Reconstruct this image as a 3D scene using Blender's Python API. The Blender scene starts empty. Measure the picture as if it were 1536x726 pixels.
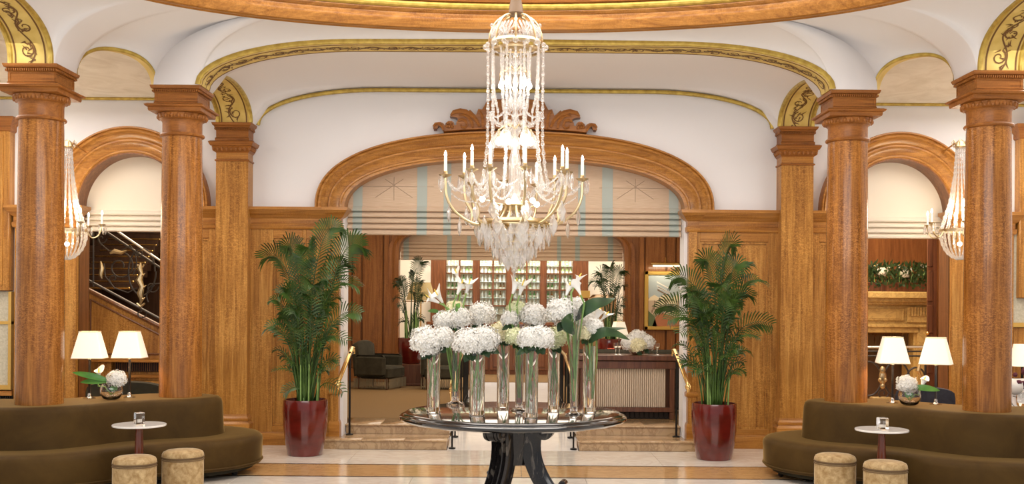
import bpy, math, random
from math import sin, cos, pi, radians, sqrt
from mathutils import Vector, Matrix
random.seed(7)
SC = bpy.context.scene
COL = SC.collection
EYE = 1.904; F = 1550.0; ROLL = 0.0073

# ------------------------------------------------------------------ camera, world, big lights, exposure
cd = bpy.data.cameras.new('camera'); cam = bpy.data.objects.new('camera', cd); COL.objects.link(cam)
cd.sensor_width = 36.0; cd.lens = F / 1536 * 36.0
cd.shift_x = -2.7 / 1536; cd.shift_y = 95.0 / 1536
cam.location = (0, 0, EYE)
cam.rotation_euler = (Matrix.Rotation(pi / 2, 3, 'X') @ Matrix.Rotation(ROLL, 3, 'Z')).to_euler()
cd.clip_end = 200
SC.camera = cam
SC.view_settings.view_transform = 'Standard'; SC.view_settings.look = 'None'
SC.view_settings.gamma = 1.0; SC.view_settings.use_curve_mapping = False
SC.view_settings.exposure = 0.14
SC.cycles.max_bounces = 9; SC.cycles.transmission_bounces = 8; SC.cycles.transparent_max_bounces = 12
SC.cycles.use_denoising = True
SC.cycles.sample_clamp_indirect = 6.0
w = bpy.data.worlds.new('world'); SC.world = w; w.use_nodes = True
wb = w.node_tree.nodes['Background']; wb.inputs[0].default_value = (0.93, 0.95, 1.0, 1); wb.inputs[1].default_value = 0.55

def light(name, kind, loc, power, color=(1, 1, 1), size=1.0, size_y=None, rot=(0, 0, 0), spread=None):
    l = bpy.data.lights.new(name, kind); l.energy = power; l.color = color
    o = bpy.data.objects.new(name, l); COL.objects.link(o); o.location = loc; o.rotation_euler = rot
    if kind == 'AREA':
        l.shape = 'RECTANGLE'; l.size = size; l.size_y = size_y or size
        if spread: l.spread = spread
    elif kind == 'POINT': l.shadow_soft_size = size
    elif kind == 'SPOT':
        l.shadow_soft_size = size; l.spot_size = spread or 1.2; l.spot_blend = 0.8
    return o
WARM = (1.0, 0.80, 0.56); SOFT = (1.0, 0.93, 0.86)
light('dome_light', 'AREA', (0, 9.2, 5.7), 250, SOFT, 5.0, 2.6)
light('aisle_left_light', 'AREA', (-5.9, 11.6, 4.5), 90, SOFT, 2.2, 3.5)
light('aisle_right_light', 'AREA', (5.9, 11.6, 4.5), 90, SOFT, 2.2, 3.5)
light('wall_wash_light', 'AREA', (0, 12.6, 4.62), 40, SOFT, 5.0, 0.8)
light('lounge_light', 'AREA', (0, 18.3, 4.1), 220, (1, .86, .70), 6.0, 5.0)
light('bar_light', 'AREA', (0, 23.6, 3.9), 210, SOFT, 6.0, 1.6)
light('front_window_light', 'AREA', (0, 1.0, 4.2), 330, (1.0, 0.97, 0.93), 9.0, 2.5, rot=(radians(62), 0, 0))
light('stair_light', 'AREA', (-5.3, 16.2, 4.3), 110, WARM, 1.6, 2.5)
light('hearth_light', 'AREA', (5.3, 16.0, 4.3), 170, WARM, 1.6, 2.5)

def P(px, py, Z):
    dx = px - 768.0; dy = py - 458.0
    lx = dx + dy * ROLL; ly = dy - dx * ROLL
    return Vector(((lx - 2.7) / F * Z, Z, EYE - ly / F * Z))

# ------------------------------------------------------------------ mesh helpers
class MB:
    def __init__(s): s.v = []; s.f = []
    def add(s, vs, fs):
        b = len(s.v); s.v.extend([tuple(p) for p in vs]); s.f.extend([tuple(i + b for i in f) for f in fs])
    def box(s, x0, x1, y0, y1, z0, z1):
        s.add([(x0, y0, z0), (x1, y0, z0), (x1, y1, z0), (x0, y1, z0), (x0, y0, z1), (x1, y0, z1), (x1, y1, z1), (x0, y1, z1)],
              [(0, 3, 2, 1), (4, 5, 6, 7), (0, 1, 5, 4), (1, 2, 6, 5), (2, 3, 7, 6), (3, 0, 4, 7)])
        return s
    def rbox(s, x0, x1, y0, y1, z0, z1, b=0.01):
        # box with chamfered horizontal + vertical edges: rings of 8 points
        def ring(e, z):
            c = b
            return [(x0 + e + c, y0 + e, z), (x1 - e - c, y0 + e, z), (x1 - e, y0 + e + c, z), (x1 - e, y1 - e - c, z),
                    (x1 - e - c, y1 - e, z), (x0 + e + c, y1 - e, z), (x0 + e, y1 - e - c, z), (x0 + e, y0 + e + c, z)]
        s.rings([ring(b, z0), ring(0, z0 + b), ring(0, z1 - b), ring(b, z1)]); return s
    def rings(s, rs, caps=True, closed=True):
        n = len(rs[0]); vs = [p for r in rs for p in r]; fs = []
        for i in range(len(rs) - 1):
            for j in range(n if closed else n - 1):
                k = (j + 1) % n
                fs.append((i * n + j, i * n + k, (i + 1) * n + k, (i + 1) * n + j))
        if caps:
            fs.append(tuple(range(n - 1, -1, -1))); fs.append(tuple((len(rs) - 1) * n + j for j in range(n)))
        s.add(vs, fs); return s
    def lathe(s, prof, c=(0, 0, 0), seg=24, caps=True, sx=1, sy=1, rot=0):
        rs = [[(c[0] + r * cos(2 * pi * j / seg + rot) * sx, c[1] + r * sin(2 * pi * j / seg + rot) * sy, c[2] + z) for j in range(seg)] for r, z in prof]
        return s.rings(rs, caps)
    def rect(s, cx, cy, hx, hy, prof, caps=True):   # square-section moulding stack, prof (extra, z)
        rs = [[(cx - hx - e, cy - hy - e, z), (cx + hx + e, cy - hy - e, z), (cx + hx + e, cy + hy + e, z), (cx - hx - e, cy + hy + e, z)] for e, z in prof]
        return s.rings(rs, caps)
    def tube(s, pts, r, seg=8, caps=True):
        pts = [Vector(p) for p in pts]; n = len(pts)
        rr = r if isinstance(r, (list, tuple)) else [r] * n
        t0 = (pts[1] - pts[0]).normalized()
        up = Vector((0, 0, 1)) if abs(t0.z) < 0.9 else Vector((1, 0, 0))
        a = t0.cross(up).normalized(); rs = []
        for i in range(n):
            t = (pts[min(i + 1, n - 1)] - pts[max(i - 1, 0)])
            t = t.normalized() if t.length > 1e-9 else t0
            a = (a - t * a.dot(t)); a = a.normalized() if a.length > 1e-6 else t.orthogonal().normalized()
            b = t.cross(a)
            rs.append([pts[i] + (a * cos(2 * pi * j / seg) + b * sin(2 * pi * j / seg)) * rr[i] for j in range(seg)])
        return s.rings(rs, caps)
    def sweep(s, path, prof, y, closed_prof=True, caps=True):
        # path [(x,z)] in a wall plane, prof [(n, d)] : n along outward normal, d toward the viewer (-y)
        rs = []; n = len(path)
        for i in range(n):
            x0, z0 = path[max(i - 1, 0)]; x1, z1 = path[min(i + 1, n - 1)]
            tx, tz = x1 - x0, z1 - z0; L = math.hypot(tx, tz) or 1; nx, nz = -tz / L, tx / L
            rs.append([(path[i][0] + nx * a, y - d, path[i][1] + nz * a) for a, d in prof])
        return s.rings(rs, caps, closed_prof)
    def prism(s, poly, z0, z1):
        return s.rings([[(x, y, z0) for x, y in poly], [(x, y, z1) for x, y in poly]])
    def prism_y(s, poly, y0, y1):
        return s.rings([[(x, y0, z) for x, z in poly], [(x, y1, z) for x, z in poly]])
    def blob(s, c, r, sx=1, sy=1, sz=1, seg=10, rg=6):
        prof = [(max(r * sin(pi * i / rg), 1e-4), -r * cos(pi * i / rg) * sz) for i in range(rg + 1)]
        return s.lathe(prof, c, seg, True, sx, sy)
    def xf(s, m, a=0):
        s.v[a:] = [tuple(m @ Vector(p)) for p in s.v[a:]]; return s
    def mesh(s, name, mats, ang=38):
        me = bpy.data.meshes.new(name); me.from_pydata(s.v, [], s.f); me.update()
        for m in (mats if isinstance(mats, (list, tuple)) else [mats]): me.materials.append(m)
        me.shade_smooth()
        if ang: me.set_sharp_from_angle(angle=radians(ang))
        return me

def obj(name, mb, mat, parent=None, ang=38, kind=None, world=False, bevel=0):
    """world=True: the vertices are in world space; shift them to the parent's origin."""
    if isinstance(mb, MB):
        if world and parent is not None:
            l = chain_loc(parent); mb.v = [(x - l[0], y - l[1], z - l[2]) for x, y, z in mb.v]
        me = mb.mesh(name, mat, ang)
    else: me = mb
    o = bpy.data.objects.new(name, me); COL.objects.link(o)
    if parent is not None: o.parent = parent
    if kind: o['kind'] = kind
    if bevel:
        b = o.modifiers.new('bevel', 'BEVEL'); b.width = bevel; b.segments = 2; b.limit_method = 'ANGLE'
    return o
def chain_loc(p):
    l = Vector((0, 0, 0))
    while p is not None: l = l + p.location; p = p.parent
    return l
def tag(o, label, cat, group=None, kind=None):
    o['label'] = label; o['category'] = cat
    if group: o['group'] = group
    if kind: o['kind'] = kind
    return o
def thing(name, label, cat, loc=(0, 0, 0), group=None, rotz=0):
    o = bpy.data.objects.new(name, None); COL.objects.link(o); o.empty_display_size = 0.1
    o.location = loc; o.rotation_euler = (0, 0, rotz); return tag(o, label, cat, group)
def kids(o): return [c for c in bpy.data.objects if c.parent == o]
def dup(o, label=None, loc=None, parent=None, group=None, rotz=None):
    c = o.copy(); COL.objects.link(c); c.parent = parent
    for ch in list(o.children): dup(ch, parent=c)
    if label: c['label'] = label
    if group: c['group'] = group
    if loc is not None: c.location = loc
    if rotz is not None: c.rotation_euler.z = rotz
    return c
def struct(name, mb, mat, parent=None, **k):
    o = obj(name, mb, mat, parent, **k)
    if parent is None: o['kind'] = 'structure'
    return o

# ------------------------------------------------------------------ materials
def mat(name, color, rough=0.5, metal=0.0, trans=0.0, ior=1.45, sheen=0, emit=None, estr=0, coat=0, spec=None, alpha=None):
    m = bpy.data.materials.new(name); m.use_nodes = True; b = m.node_tree.nodes['Principled BSDF']
    b.inputs['Base Color'].default_value = (*color, 1); b.inputs['Roughness'].default_value = rough
    b.inputs['Metallic'].default_value = metal; b.inputs['Transmission Weight'].default_value = trans
    b.inputs['IOR'].default_value = ior; b.inputs['Sheen Weight'].default_value = sheen
    b.inputs['Coat Weight'].default_value = coat;  b.inputs['Coat Roughness'].default_value = 0.08
    if spec is not None: b.inputs['Specular IOR Level'].default_value = spec
    if emit: b.inputs['Emission Color'].default_value = (*emit, 1); b.inputs['Emission Strength'].default_value = estr
    return m
def N(m, t, **k):
    n = m.node_tree.nodes.new(t)
    for a, b in k.items(): setattr(n, a, b)
    return n
def L(m, a, b): m.node_tree.links.new(a, b)
def bsdf(m): return m.node_tree.nodes['Principled BSDF']
def coords(m, scale, kind='Object', rot=(0, 0, 0)):
    t = N(m, 'ShaderNodeTexCoord'); mp = N(m, 'ShaderNodeMapping')
    mp.inputs['Scale'].default_value = scale; mp.inputs['Rotation'].default_value = rot
    L(m, t.outputs[kind], mp.inputs[0]); return mp.outputs[0]
def noise(m, vec, scale, detail=3, rough=0.5, dist=0):
    n = N(m, 'ShaderNodeTexNoise'); n.inputs['Scale'].default_value = scale; n.inputs['Detail'].default_value = detail
    n.inputs['Roughness'].default_value = rough; n.inputs['Distortion'].default_value = dist
    L(m, vec, n.inputs['Vector']); return n.outputs['Fac']
def ramp(m, fac, stops):
    r = N(m, 'ShaderNodeValToRGB'); e = r.color_ramp.elements
    while len(e) < len(stops): e.new(0.5)
    for i, (p, c) in enumerate(stops): e[i].position = p; e[i].color = (*c, 1)
    L(m, fac, r.inputs[0]); return r.outputs[0]
def mix(m, fac, a, b, mode='MIX'):
    n = N(m, 'ShaderNodeMix', data_type='RGBA', blend_type=mode)
    for sock, val in ((n.inputs[0], fac), (n.inputs[6], a), (n.inputs[7], b)):
        if hasattr(val, 'links'): L(m, val, sock)
        else: sock.default_value = val if not isinstance(val, tuple) or len(val) == 4 else (*val, 1)
    return n.outputs[2]
def bump(m, fac, strength=0.2, dist=0.01):
    b = N(m, 'ShaderNodeBump'); b.inputs['Strength'].default_value = strength; b.inputs['Distance'].default_value = dist
    L(m, fac, b.inputs['Height']); L(m, b.outputs[0], bsdf(m).inputs['Normal'])

def oak(name, lo, mid, hi, rough=0.34, vert=True, coat=0.25, fleck=0.5):
    m = mat(name, mid, rough, coat=coat)
    s = (9, 9, 0.55) if vert else (0.55, 9, 9)
    v = coords(m, s); n1 = noise(m, v, 1.6, 5, 0.6, 1.2)
    v2 = coords(m, (60, 60, 2.5) if vert else (2.5, 60, 60)); n2 = noise(m, v2, 1.0, 3, 0.6)
    c = ramp(m, n1, [(0.30, lo), (0.5, mid), (0.70, hi)])
    v3 = coords(m, (26, 26, 60) if vert else (60, 26, 26)); n3 = noise(m, v3, 1.0, 2, 0.5, 2.0)
    f3 = ramp(m, n3, [(0.47, (0, 0, 0)), (0.58, (1, 1, 1))])
    bc = coords(m, (1.2, 1.2, 1.0)); n4 = noise(m, bc, 1.3, 2)
    f4 = ramp(m, n4, [(0.35, (0.12, 0.12, 0.12)), (0.7, (1, 1, 1))])
    ff = mix(m, 1.0, f3, f4, 'MULTIPLY')
    sc = N(m, 'ShaderNodeMath', operation='MULTIPLY'); L(m, ff, sc.inputs[0]); sc.inputs[1].default_value = fleck
    c2 = mix(m, sc.outputs[0], c, tuple(min(1, x * 1.65) for x in hi))
    g = ramp(m, n2, [(0.3, (0.72, 0.68, 0.62)), (0.6, (1, 1, 1))])
    c3 = mix(m, 0.9, c2, g, 'MULTIPLY')
    L(m, c3, bsdf(m).inputs['Base Color']); bump(m, n2, 0.06, 0.004); bsdf(m).inputs['Specular IOR Level'].default_value = 0.35
    return m
OAK = oak('oak', (0.235, 0.088, 0.015), (0.40, 0.176, 0.034), (0.56, 0.285, 0.070), coat=0.06)
OAKC = oak('oak_column', (0.15, 0.047, 0.007), (0.28, 0.102, 0.017), (0.43, 0.180, 0.038), 0.27, coat=0.22, fleck=0.6)
OAKH = oak('oak_horizontal', (0.26, 0.095, 0.015), (0.40, 0.168, 0.030), (0.53, 0.245, 0.055), vert=False, fleck=0.25)
OAKCAP = oak('oak_capital', (0.20, 0.068, 0.012), (0.31, 0.112, 0.021), (0.42, 0.165, 0.034), 0.4, coat=0.08, vert=False, fleck=0.15)
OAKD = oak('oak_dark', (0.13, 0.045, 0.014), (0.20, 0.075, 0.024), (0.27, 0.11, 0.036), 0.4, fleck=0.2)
OAKM = oak('oak_lounge', (0.17, 0.055, 0.013), (0.26, 0.095, 0.024), (0.34, 0.14, 0.04), 0.35, fleck=0.3)
WALN = oak('walnut', (0.07, 0.024, 0.011), (0.12, 0.042, 0.020), (0.17, 0.065, 0.03), 0.35, fleck=0.05)
OAKB = oak('bar_wood', (0.10, 0.034, 0.012), (0.175, 0.062, 0.022), (0.25, 0.095, 0.036), 0.35, fleck=0.1)
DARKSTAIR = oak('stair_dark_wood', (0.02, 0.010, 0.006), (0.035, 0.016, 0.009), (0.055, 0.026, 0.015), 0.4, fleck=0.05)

PLASTER = mat('plaster', (0.83, 0.82, 0.83), 0.75)
bump(PLASTER, noise(PLASTER, coords(PLASTER, (1, 1, 1)), 9, 3), 0.03, 0.01)
CREAMC = mat('cream_ceiling', (0.80, 0.74, 0.62), 0.7)
_v = coords(CREAMC, (1.2, 0.8, 1)); _n = noise(CREAMC, _v, 2.2, 5, 0.6, 0.8)
L(CREAMC, ramp(CREAMC, _n, [(0.35, (0.70, 0.63, 0.50)), (0.6, (0.84, 0.78, 0.66))]), bsdf(CREAMC).inputs['Base Color'])
CREAMW = mat('cream_wall', (0.78, 0.70, 0.54), 0.7)
GOLD = mat('gilded_moulding', (0.52, 0.36, 0.07), 0.38, 0.45)
L(GOLD, ramp(GOLD, noise(GOLD, coords(GOLD, (1, 1, 1)), 14, 4), [(0.3, (0.40, 0.27, 0.05)), (0.7, (0.62, 0.45, 0.10))]), bsdf(GOLD).inputs['Base Color'])
GOLDF = mat('gold_soffit', (0.66, 0.46, 0.12), 0.55, 0.1)
L(GOLDF, ramp(GOLDF, noise(GOLDF, coords(GOLDF, (1, 1, 1)), 5, 4), [(0.3, (0.62, 0.44, 0.11)), (0.7, (0.78, 0.60, 0.20))]), bsdf(GOLDF).inputs['Base Color'])
SCROLL = mat('painted_scroll', (0.16, 0.075, 0.02), 0.6)
BRASS = mat('brass', (0.80, 0.55, 0.22), 0.22, 1.0)
GILT = mat('gilt_bronze', (0.58, 0.45, 0.26), 0.32, 1.0)
GOLDFRAME = mat('gold_frame', (0.72, 0.47, 0.13), 0.3, 0.85)
WIRON = mat('wrought_iron', (0.07, 0.06, 0.055), 0.38, 0.7)
INNERG = mat('inner_bulb_glow', (1, 0.9, 0.7), 0.4, emit=(1.0, 0.91, 0.78), estr=6)
IRON = mat('black_iron', (0.016, 0.014, 0.013), 0.42, 0.6)
CHROME = mat('polished_steel', (0.62, 0.60, 0.57), 0.15, 1.0)

def marble(name, base, vein, scale=1.0, rough=0.10, amt=0.5):
    m = mat(name, base, rough, coat=0.3)
    v = coords(m, (scale, scale * 1.6, scale)); n = noise(m, v, 1.6, 8, 0.62, 1.4)
    n2 = noise(m, v, 6, 6, 0.6, 0.6)
    c = ramp(m, n, [(0.42, base), (0.5, vein), (0.56, base)])
    c1 = mix(m, amt, base, c)
    c2 = mix(m, 0.25, c1, ramp(m, n2, [(0.3, tuple(x * 0.75 for x in base)), (0.7, base)]))
    L(m, c2, bsdf(m).inputs['Base Color']); return m
MARB = marble('white_marble', (0.86, 0.80, 0.71), (0.62, 0.54, 0.45), 1.1, 0.12)
MARBC = marble('pale_walk_marble', (0.86, 0.83, 0.79), (0.70, 0.67, 0.65), 0.7, 0.06, 0.3)
MARBL = marble('lounge_walk_marble', (0.88, 0.87, 0.86), (0.74, 0.73, 0.72), 0.7, 0.28, 0.3)
MARBT = marble('tan_marble', (0.62, 0.38, 0.17), (0.42, 0.23, 0.09), 1.6, 0.13, 0.6)
MARBS = marble('travertine_step', (0.50, 0.335, 0.18), (0.27, 0.15, 0.07), 2.4, 0.2, 0.8)
MARBD = mat('dark_marble_line', (0.05, 0.04, 0.03), 0.2)
MARBTOP = marble('table_marble', (0.85, 0.82, 0.78), (0.7, 0.66, 0.62), 5, 0.15, 0.3)
STONE = marble('mantel_stone', (0.60, 0.42, 0.16), (0.32, 0.20, 0.07), 3, 0.5, 0.7)
GRAN = mat('black_granite', (0.015, 0.012, 0.012), 0.12, coat=0.15)
_s = N(GRAN, 'ShaderNodeTexVoronoi'); _s.inputs['Scale'].default_value = 140; L(GRAN, coords(GRAN, (1, 1, 1)), _s.inputs['Vector'])
_gn = noise(GRAN, coords(GRAN, (2.5, 2.5, 1.0), rot=(0.4, 0.5, 0.3)), 2.2, 6, 0.6, 1.5)
L(GRAN, mix(GRAN, ramp(GRAN, _gn, [(0.60, (0, 0, 0)), (0.66, (0.5, 0.5, 0.5))]), ramp(GRAN, _s.outputs['Distance'], [(0.06, (0.11, 0.085, 0.07)), (0.2, (0.012, 0.010, 0.010))]), (0.26, 0.22, 0.18)), bsdf(GRAN).inputs['Base Color'])

TOPG = mat('polished_black_stone', (0.010, 0.009, 0.009), 0.04, coat=1.0)
def velvet(name, a, b, scale=5, rough=0.8, sheen=0.5, stint=(1, 0.8, 0.5)):
    m = mat(name, a, rough, sheen=sheen, spec=0.2)
    bsdf(m).inputs['Sheen Roughness'].default_value = 0.25; bsdf(m).inputs['Sheen Tint'].default_value = (*stint, 1)
    L(m, ramp(m, noise(m, coords(m, (1, 1, 1)), scale, 5, 0.65, 0.5), [(0.35, a), (0.68, b)]), bsdf(m).inputs['Base Color'])
    return m
VELV = velvet('olive_velvet', (0.050, 0.025, 0.0045), (0.075, 0.040, 0.008), 2.5, 0.7, 0.55, (1, .66, .24))
VELVS = velvet('gold_crushed_velvet', (0.30, 0.185, 0.075), (0.55, 0.40, 0.21), 16, 0.6, 0.6, (1, 0.9, 0.7))
VELVG = velvet('dark_green_velvet', (0.028, 0.024, 0.014), (0.05, 0.042, 0.026), 5, 0.8, 0.3)
GREYF = velvet('slate_fabric', (0.03, 0.03, 0.04), (0.05, 0.05, 0.065), 8, 0.85, 0.3, (0.8, 0.8, 1))
FRINGE = mat('fringe', (0.22, 0.18, 0.11), 0.8)
SHADE = mat('lamp_shade', (0.90, 0.83, 0.70), 0.7, emit=(1.0, 0.84, 0.62), estr=0.50)
SHADE2 = mat('lamp_shade_trim', (0.75, 0.62, 0.42), 0.7)
FLAME = mat('bulb_glow', (1, 0.9, 0.7), 0.4, emit=(1.0, 0.91, 0.76), estr=14)
CANDLE = mat('candle_sleeve', (0.85, 0.80, 0.70), 0.5, emit=(1.0, 0.85, 0.62), estr=0.35)
GLASS = mat('clear_glass', (1, 1, 1), 0.0, trans=1.0, ior=1.45)
WATER = mat('vase_water', (0.96, 0.98, 0.97), 0.0, trans=1.0, ior=1.33)
def crystal():
    m = mat('cut_crystal', (1, 1, 1), 0.0, trans=1.0, ior=1.55)
    nt = m.node_tree; out = nt.nodes['Material Output']; g = bsdf(m)
    tr = N(m, 'ShaderNodeBsdfTransparent'); tr.inputs[0].default_value = (0.97, 0.97, 0.97, 1)
    tl = N(m, 'ShaderNodeBsdfTranslucent'); tl.inputs[0].default_value = (0.95, 0.93, 0.90, 1)
    df = N(m, 'ShaderNodeBsdfDiffuse'); df.inputs[0].default_value = (0.95, 0.93, 0.9, 1)
    a = N(m, 'ShaderNodeMixShader'); a.inputs[0].default_value = 0.5; L(m, tl.outputs[0], a.inputs[1]); L(m, df.outputs[0], a.inputs[2])
    b = N(m, 'ShaderNodeMixShader'); b.inputs[0].default_value = 0.42; L(m, g.outputs[0], b.inputs[1]); L(m, tr.outputs[0], b.inputs[2])
    c = N(m, 'ShaderNodeMixShader'); c.inputs[0].default_value = 0.18; L(m, b.outputs[0], c.inputs[1]); L(m, a.outputs[0], c.inputs[2])
    L(m, c.outputs[0], out.inputs['Surface']); return m
CRYS = crystal()
REDPOT = mat('oxblood_glaze', (0.10, 0.010, 0.006), 0.16, coat=0.4)
L(REDPOT, ramp(REDPOT, noise(REDPOT, coords(REDPOT, (1, 1, 2.5)), 2.2, 4), [(0.3, (0.075, 0.007, 0.004)), (0.7, (0.15, 0.013, 0.008))]), bsdf(REDPOT).inputs['Base Color'])
SOIL = mat('potting_soil', (0.03, 0.018, 0.01), 0.95)
def leafm(name, a, b, rough=0.42):
    m = mat(name, a, rough)
    L(m, ramp(m, noise(m, coords(m, (1, 1, 1)), 6, 2), [(0.35, a), (0.7, b)]), bsdf(m).inputs['Base Color']); return m
PALM = leafm('palm_leaf', (0.018, 0.050, 0.008), (0.065, 0.125, 0.018))
PALM2 = leafm('palm_leaf_dark', (0.014, 0.035, 0.010), (0.035, 0.07, 0.018))
STEM = leafm('green_stem', (0.14, 0.26, 0.06), (0.26, 0.40, 0.12))
LEAFD = leafm('dark_leaf', (0.012, 0.035, 0.012), (0.03, 0.075, 0.02), 0.35)
LEAFL = leafm('bright_leaf', (0.06, 0.20, 0.03), (0.14, 0.34, 0.06), 0.35)
def petal(name, a, b):
    m = mat(name, a, 0.6, spec=0.2)
    L(m, ramp(m, noise(m, coords(m, (1, 1, 1)), 9, 2), [(0.35, a), (0.65, b)]), bsdf(m).inputs['Base Color'])
    bsdf(m).inputs['Subsurface Weight'].default_value = 0.0
    return m
PETW = petal('white_petal', (0.86, 0.83, 0.74), (0.91, 0.89, 0.86))
PETC = petal('cream_petal', (0.86, 0.78, 0.45), (0.90, 0.85, 0.62))
PETG = petal('green_white_petal', (0.68, 0.74, 0.38), (0.86, 0.84, 0.62))
CALLA = petal('calla_white', (0.90, 0.88, 0.82), (0.92, 0.91, 0.88))
CARPET = mat('tan_carpet', (0.30, 0.165, 0.055), 0.95)
_v = N(CARPET, 'ShaderNodeTexVoronoi'); _v.inputs['Scale'].default_value = 9; L(CARPET, coords(CARPET, (1, 1, 1), rot=(0, 0, 0.785)), _v.inputs['Vector'])
_w = N(CARPET, 'ShaderNodeTexWave'); _w.inputs['Scale'].default_value = 7; _w.inputs['Distortion'].default_value = 1.5; L(CARPET, coords(CARPET, (1, 1, 1), rot=(0, 0, 0.785)), _w.inputs['Vector'])
L(CARPET, ramp(CARPET, _w.outputs['Fac'], [(0.3, (0.13, 0.07, 0.022)), (0.6, (0.25, 0.145, 0.05))]), bsdf(CARPET).inputs['Base Color'])
BLIND = mat('blind_fabric', (0.60, 0.47, 0.36), 0.8)
_n = noise(BLIND, coords(BLIND, (1, 1, 26)), 6, 3)
L(BLIND, ramp(BLIND, _n, [(0.3, (0.55, 0.40, 0.27)), (0.7, (0.68, 0.52, 0.38))]), bsdf(BLIND).inputs['Base Color'])
BLINDS = mat('blind_seam', (0.42, 0.31, 0.22), 0.8)
BLINDA = mat('blind_aqua_stripe', (0.42, 0.47, 0.43), 0.7)
BLINDC = mat('blind_cream', (0.74, 0.66, 0.55), 0.8)
# ================================================================== SETTING
ZC = 9.2
def H(h): return EYE + h
# ---- floor: base slab and marble slabs
def slab(x0, x1, y0, y1, z, m, parent, name='marble_slab', t=0.02, g=0.0015):
    b = MB(); c = ((x0 + x1) / 2, (y0 + y1) / 2)
    hx, hy = (x1 - x0) / 2 - g, (y1 - y0) / 2 - g
    b.rect(0, 0, hx, hy, [(0, -t), (0, -0.0015), (-0.0015, 0)])
    o = obj(name, b, m, parent); o.location = (c[0], c[1], z); return o
fl = struct('floor', MB().box(-8, 8, -2, 14.0, -0.25, -0.02), MARBD)
rows = [(12.33, 13.54, MARB, 1.9, 0.3), (11.46, 12.27, MARBT, 2.4, 0.9), (10.30, 11.40, MARB, 1.9, 1.2), (9.0, 10.30, MARB, 1.9, 0.2), (7.6, 9.0, MARB, 1.9, 0.9),
        (6.2, 7.6, MARB, 1.9, 0.1), (4.0, 6.2, MARB, 2.6, 0.7), (1.5, 4.0, MARB, 2.6, 0.1), (-2.0, 1.5, MARB, 3.2, 0.1)]
for y0, y1, m, wd, off in rows:
    x = -8.0 + off - wd
    while x < 8:
        a, b_ = max(x, -8), min(x + wd, 8)
        if b_ - a > 0.1:
            # the centre walk in front of the ramp is the paler stone
            slab(a, b_, y0, y1, 0, m, fl)
        x += wd
for y0, y1 in ((12.27, 12.33), (11.40, 11.46)):
    obj('inlay_strip', MB().box(-8, 8, y0, y1, -0.02, -0.0005), MARBD, fl)
slab(-8, -2.3, 13.54, 14.0, 0, MARB, fl); slab(2.3, 8, 13.54, 14.0, 0, MARB, fl)
struct('floor_side_aisle', MB().box(-8, -2.3, 14.0, 19.0, -0.25, 0).box(2.3, 8, 14.0, 19.0, -0.25, 0), MARBT)

# ---- plaster wall with three arched openings
def arch_h(x, c, hw, spring, rise, n=2.4):
    u = abs(x - c) / hw
    return None if u >= 1 else spring + rise * (1 - u ** n) ** (1 / n)
OPEN = [(-5.18, 0.73, 3.20, 0.73, 2.0), (0, 2.335, 3.20, 0.70, 2.4), (5.18, 0.73, 3.20, 0.73, 2.0)]
def arched_wall(name, x0, x1, y0, y1, ztop, opens, m):
    xs = set([x0, x1])
    for c, hw, sp, ri, n in opens:
        for i in range(33):
            xs.add(c - hw * cos(pi * i / 32))
    xs = sorted(xs); b = MB()
    def low(x):
        for c, hw, sp, ri, n in opens:
            if c - hw - 1e-6 < x < c + hw + 1e-6:
                return sp + ri * max(0, 1 - min(1, abs(x - c) / hw) ** n) ** (1 / n)
        return 0
    for i in range(len(xs) - 1):
        a, c_ = xs[i], xs[i + 1]; mid = (a + c_) / 2
        za, zc = (low(a), low(c_)) if low(mid) > 0 else (0, 0)
        b.add([(a, y0, za), (c_, y0, zc), (c_, y0, ztop), (a, y0, ztop), (a, y1, za), (c_, y1, zc), (c_, y1, ztop), (a, y1, ztop)],
              [(0, 1, 2, 3), (7, 6, 5, 4), (0, 4, 5, 1)] + ([(3, 2, 6, 7)]))
    for c, hw, sp, ri, n in opens:
        for sx in (-1, 1):
            x = c + sx * hw
            b.add([(x, y0, 0), (x, y1, 0), (x, y1, sp), (x, y0, sp)], [(0, 1, 2, 3)])
    return struct(name, b, m)
wall = arched_wall('wall_back', -7.6, 7.6, 14.0, 14.32, 5.0, OPEN, PLASTER)

# ---- moulded oak arch surrounds
def arch_path(c, hw, spring, rise, n, k=48, z0=None):
    pts = []
    if z0 is not None: pts.append((c - hw, z0))
    for i in range(k + 1):
        t = pi - pi * i / k
        # superellipse parametrisation
        cx, sx_ = cos(t), sin(t)
        pts.append((c + hw * math.copysign(abs(cx) ** (2 / n), cx), spring + rise * max(sx_, 0) ** (2 / n)))
    if z0 is not None: pts.append((c + hw, z0))
    return pts
def band(c, hi, ho, spring, ri, ro, ni, no, prof, y, mats, name, parent, k=56):
    """arch band between an inner and an outer curve; prof [(t 0..1 across, projection)]"""
    inner = arch_path(c, hi, spring, ri, ni, k); outer = arch_path(c, ho, spring, ro, no, k)
    rs = [[(a[0] + (b[0] - a[0]) * t, y - d, a[1] + (b[1] - a[1]) * t) for t, d in prof] for a, b in zip(inner, outer)]
    o = obj(name, MB().rings(rs, True, True), mats, parent, ang=28); return o
BPROF = [(0, -0.02), (0, 0.05), (0.04, 0.065), (0.10, 0.065), (0.13, 0.045), (0.30, 0.06), (0.40, 0.085), (0.44, 0.10), (0.50, 0.10), (0.53, 0.075), (0.66, 0.10), (0.76, 0.135), (0.80, 0.155), (0.86, 0.165), (0.90, 0.15), (0.93, 0.175), (0.98, 0.175), (1.0, 0.16), (1.0, -0.02)]
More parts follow.
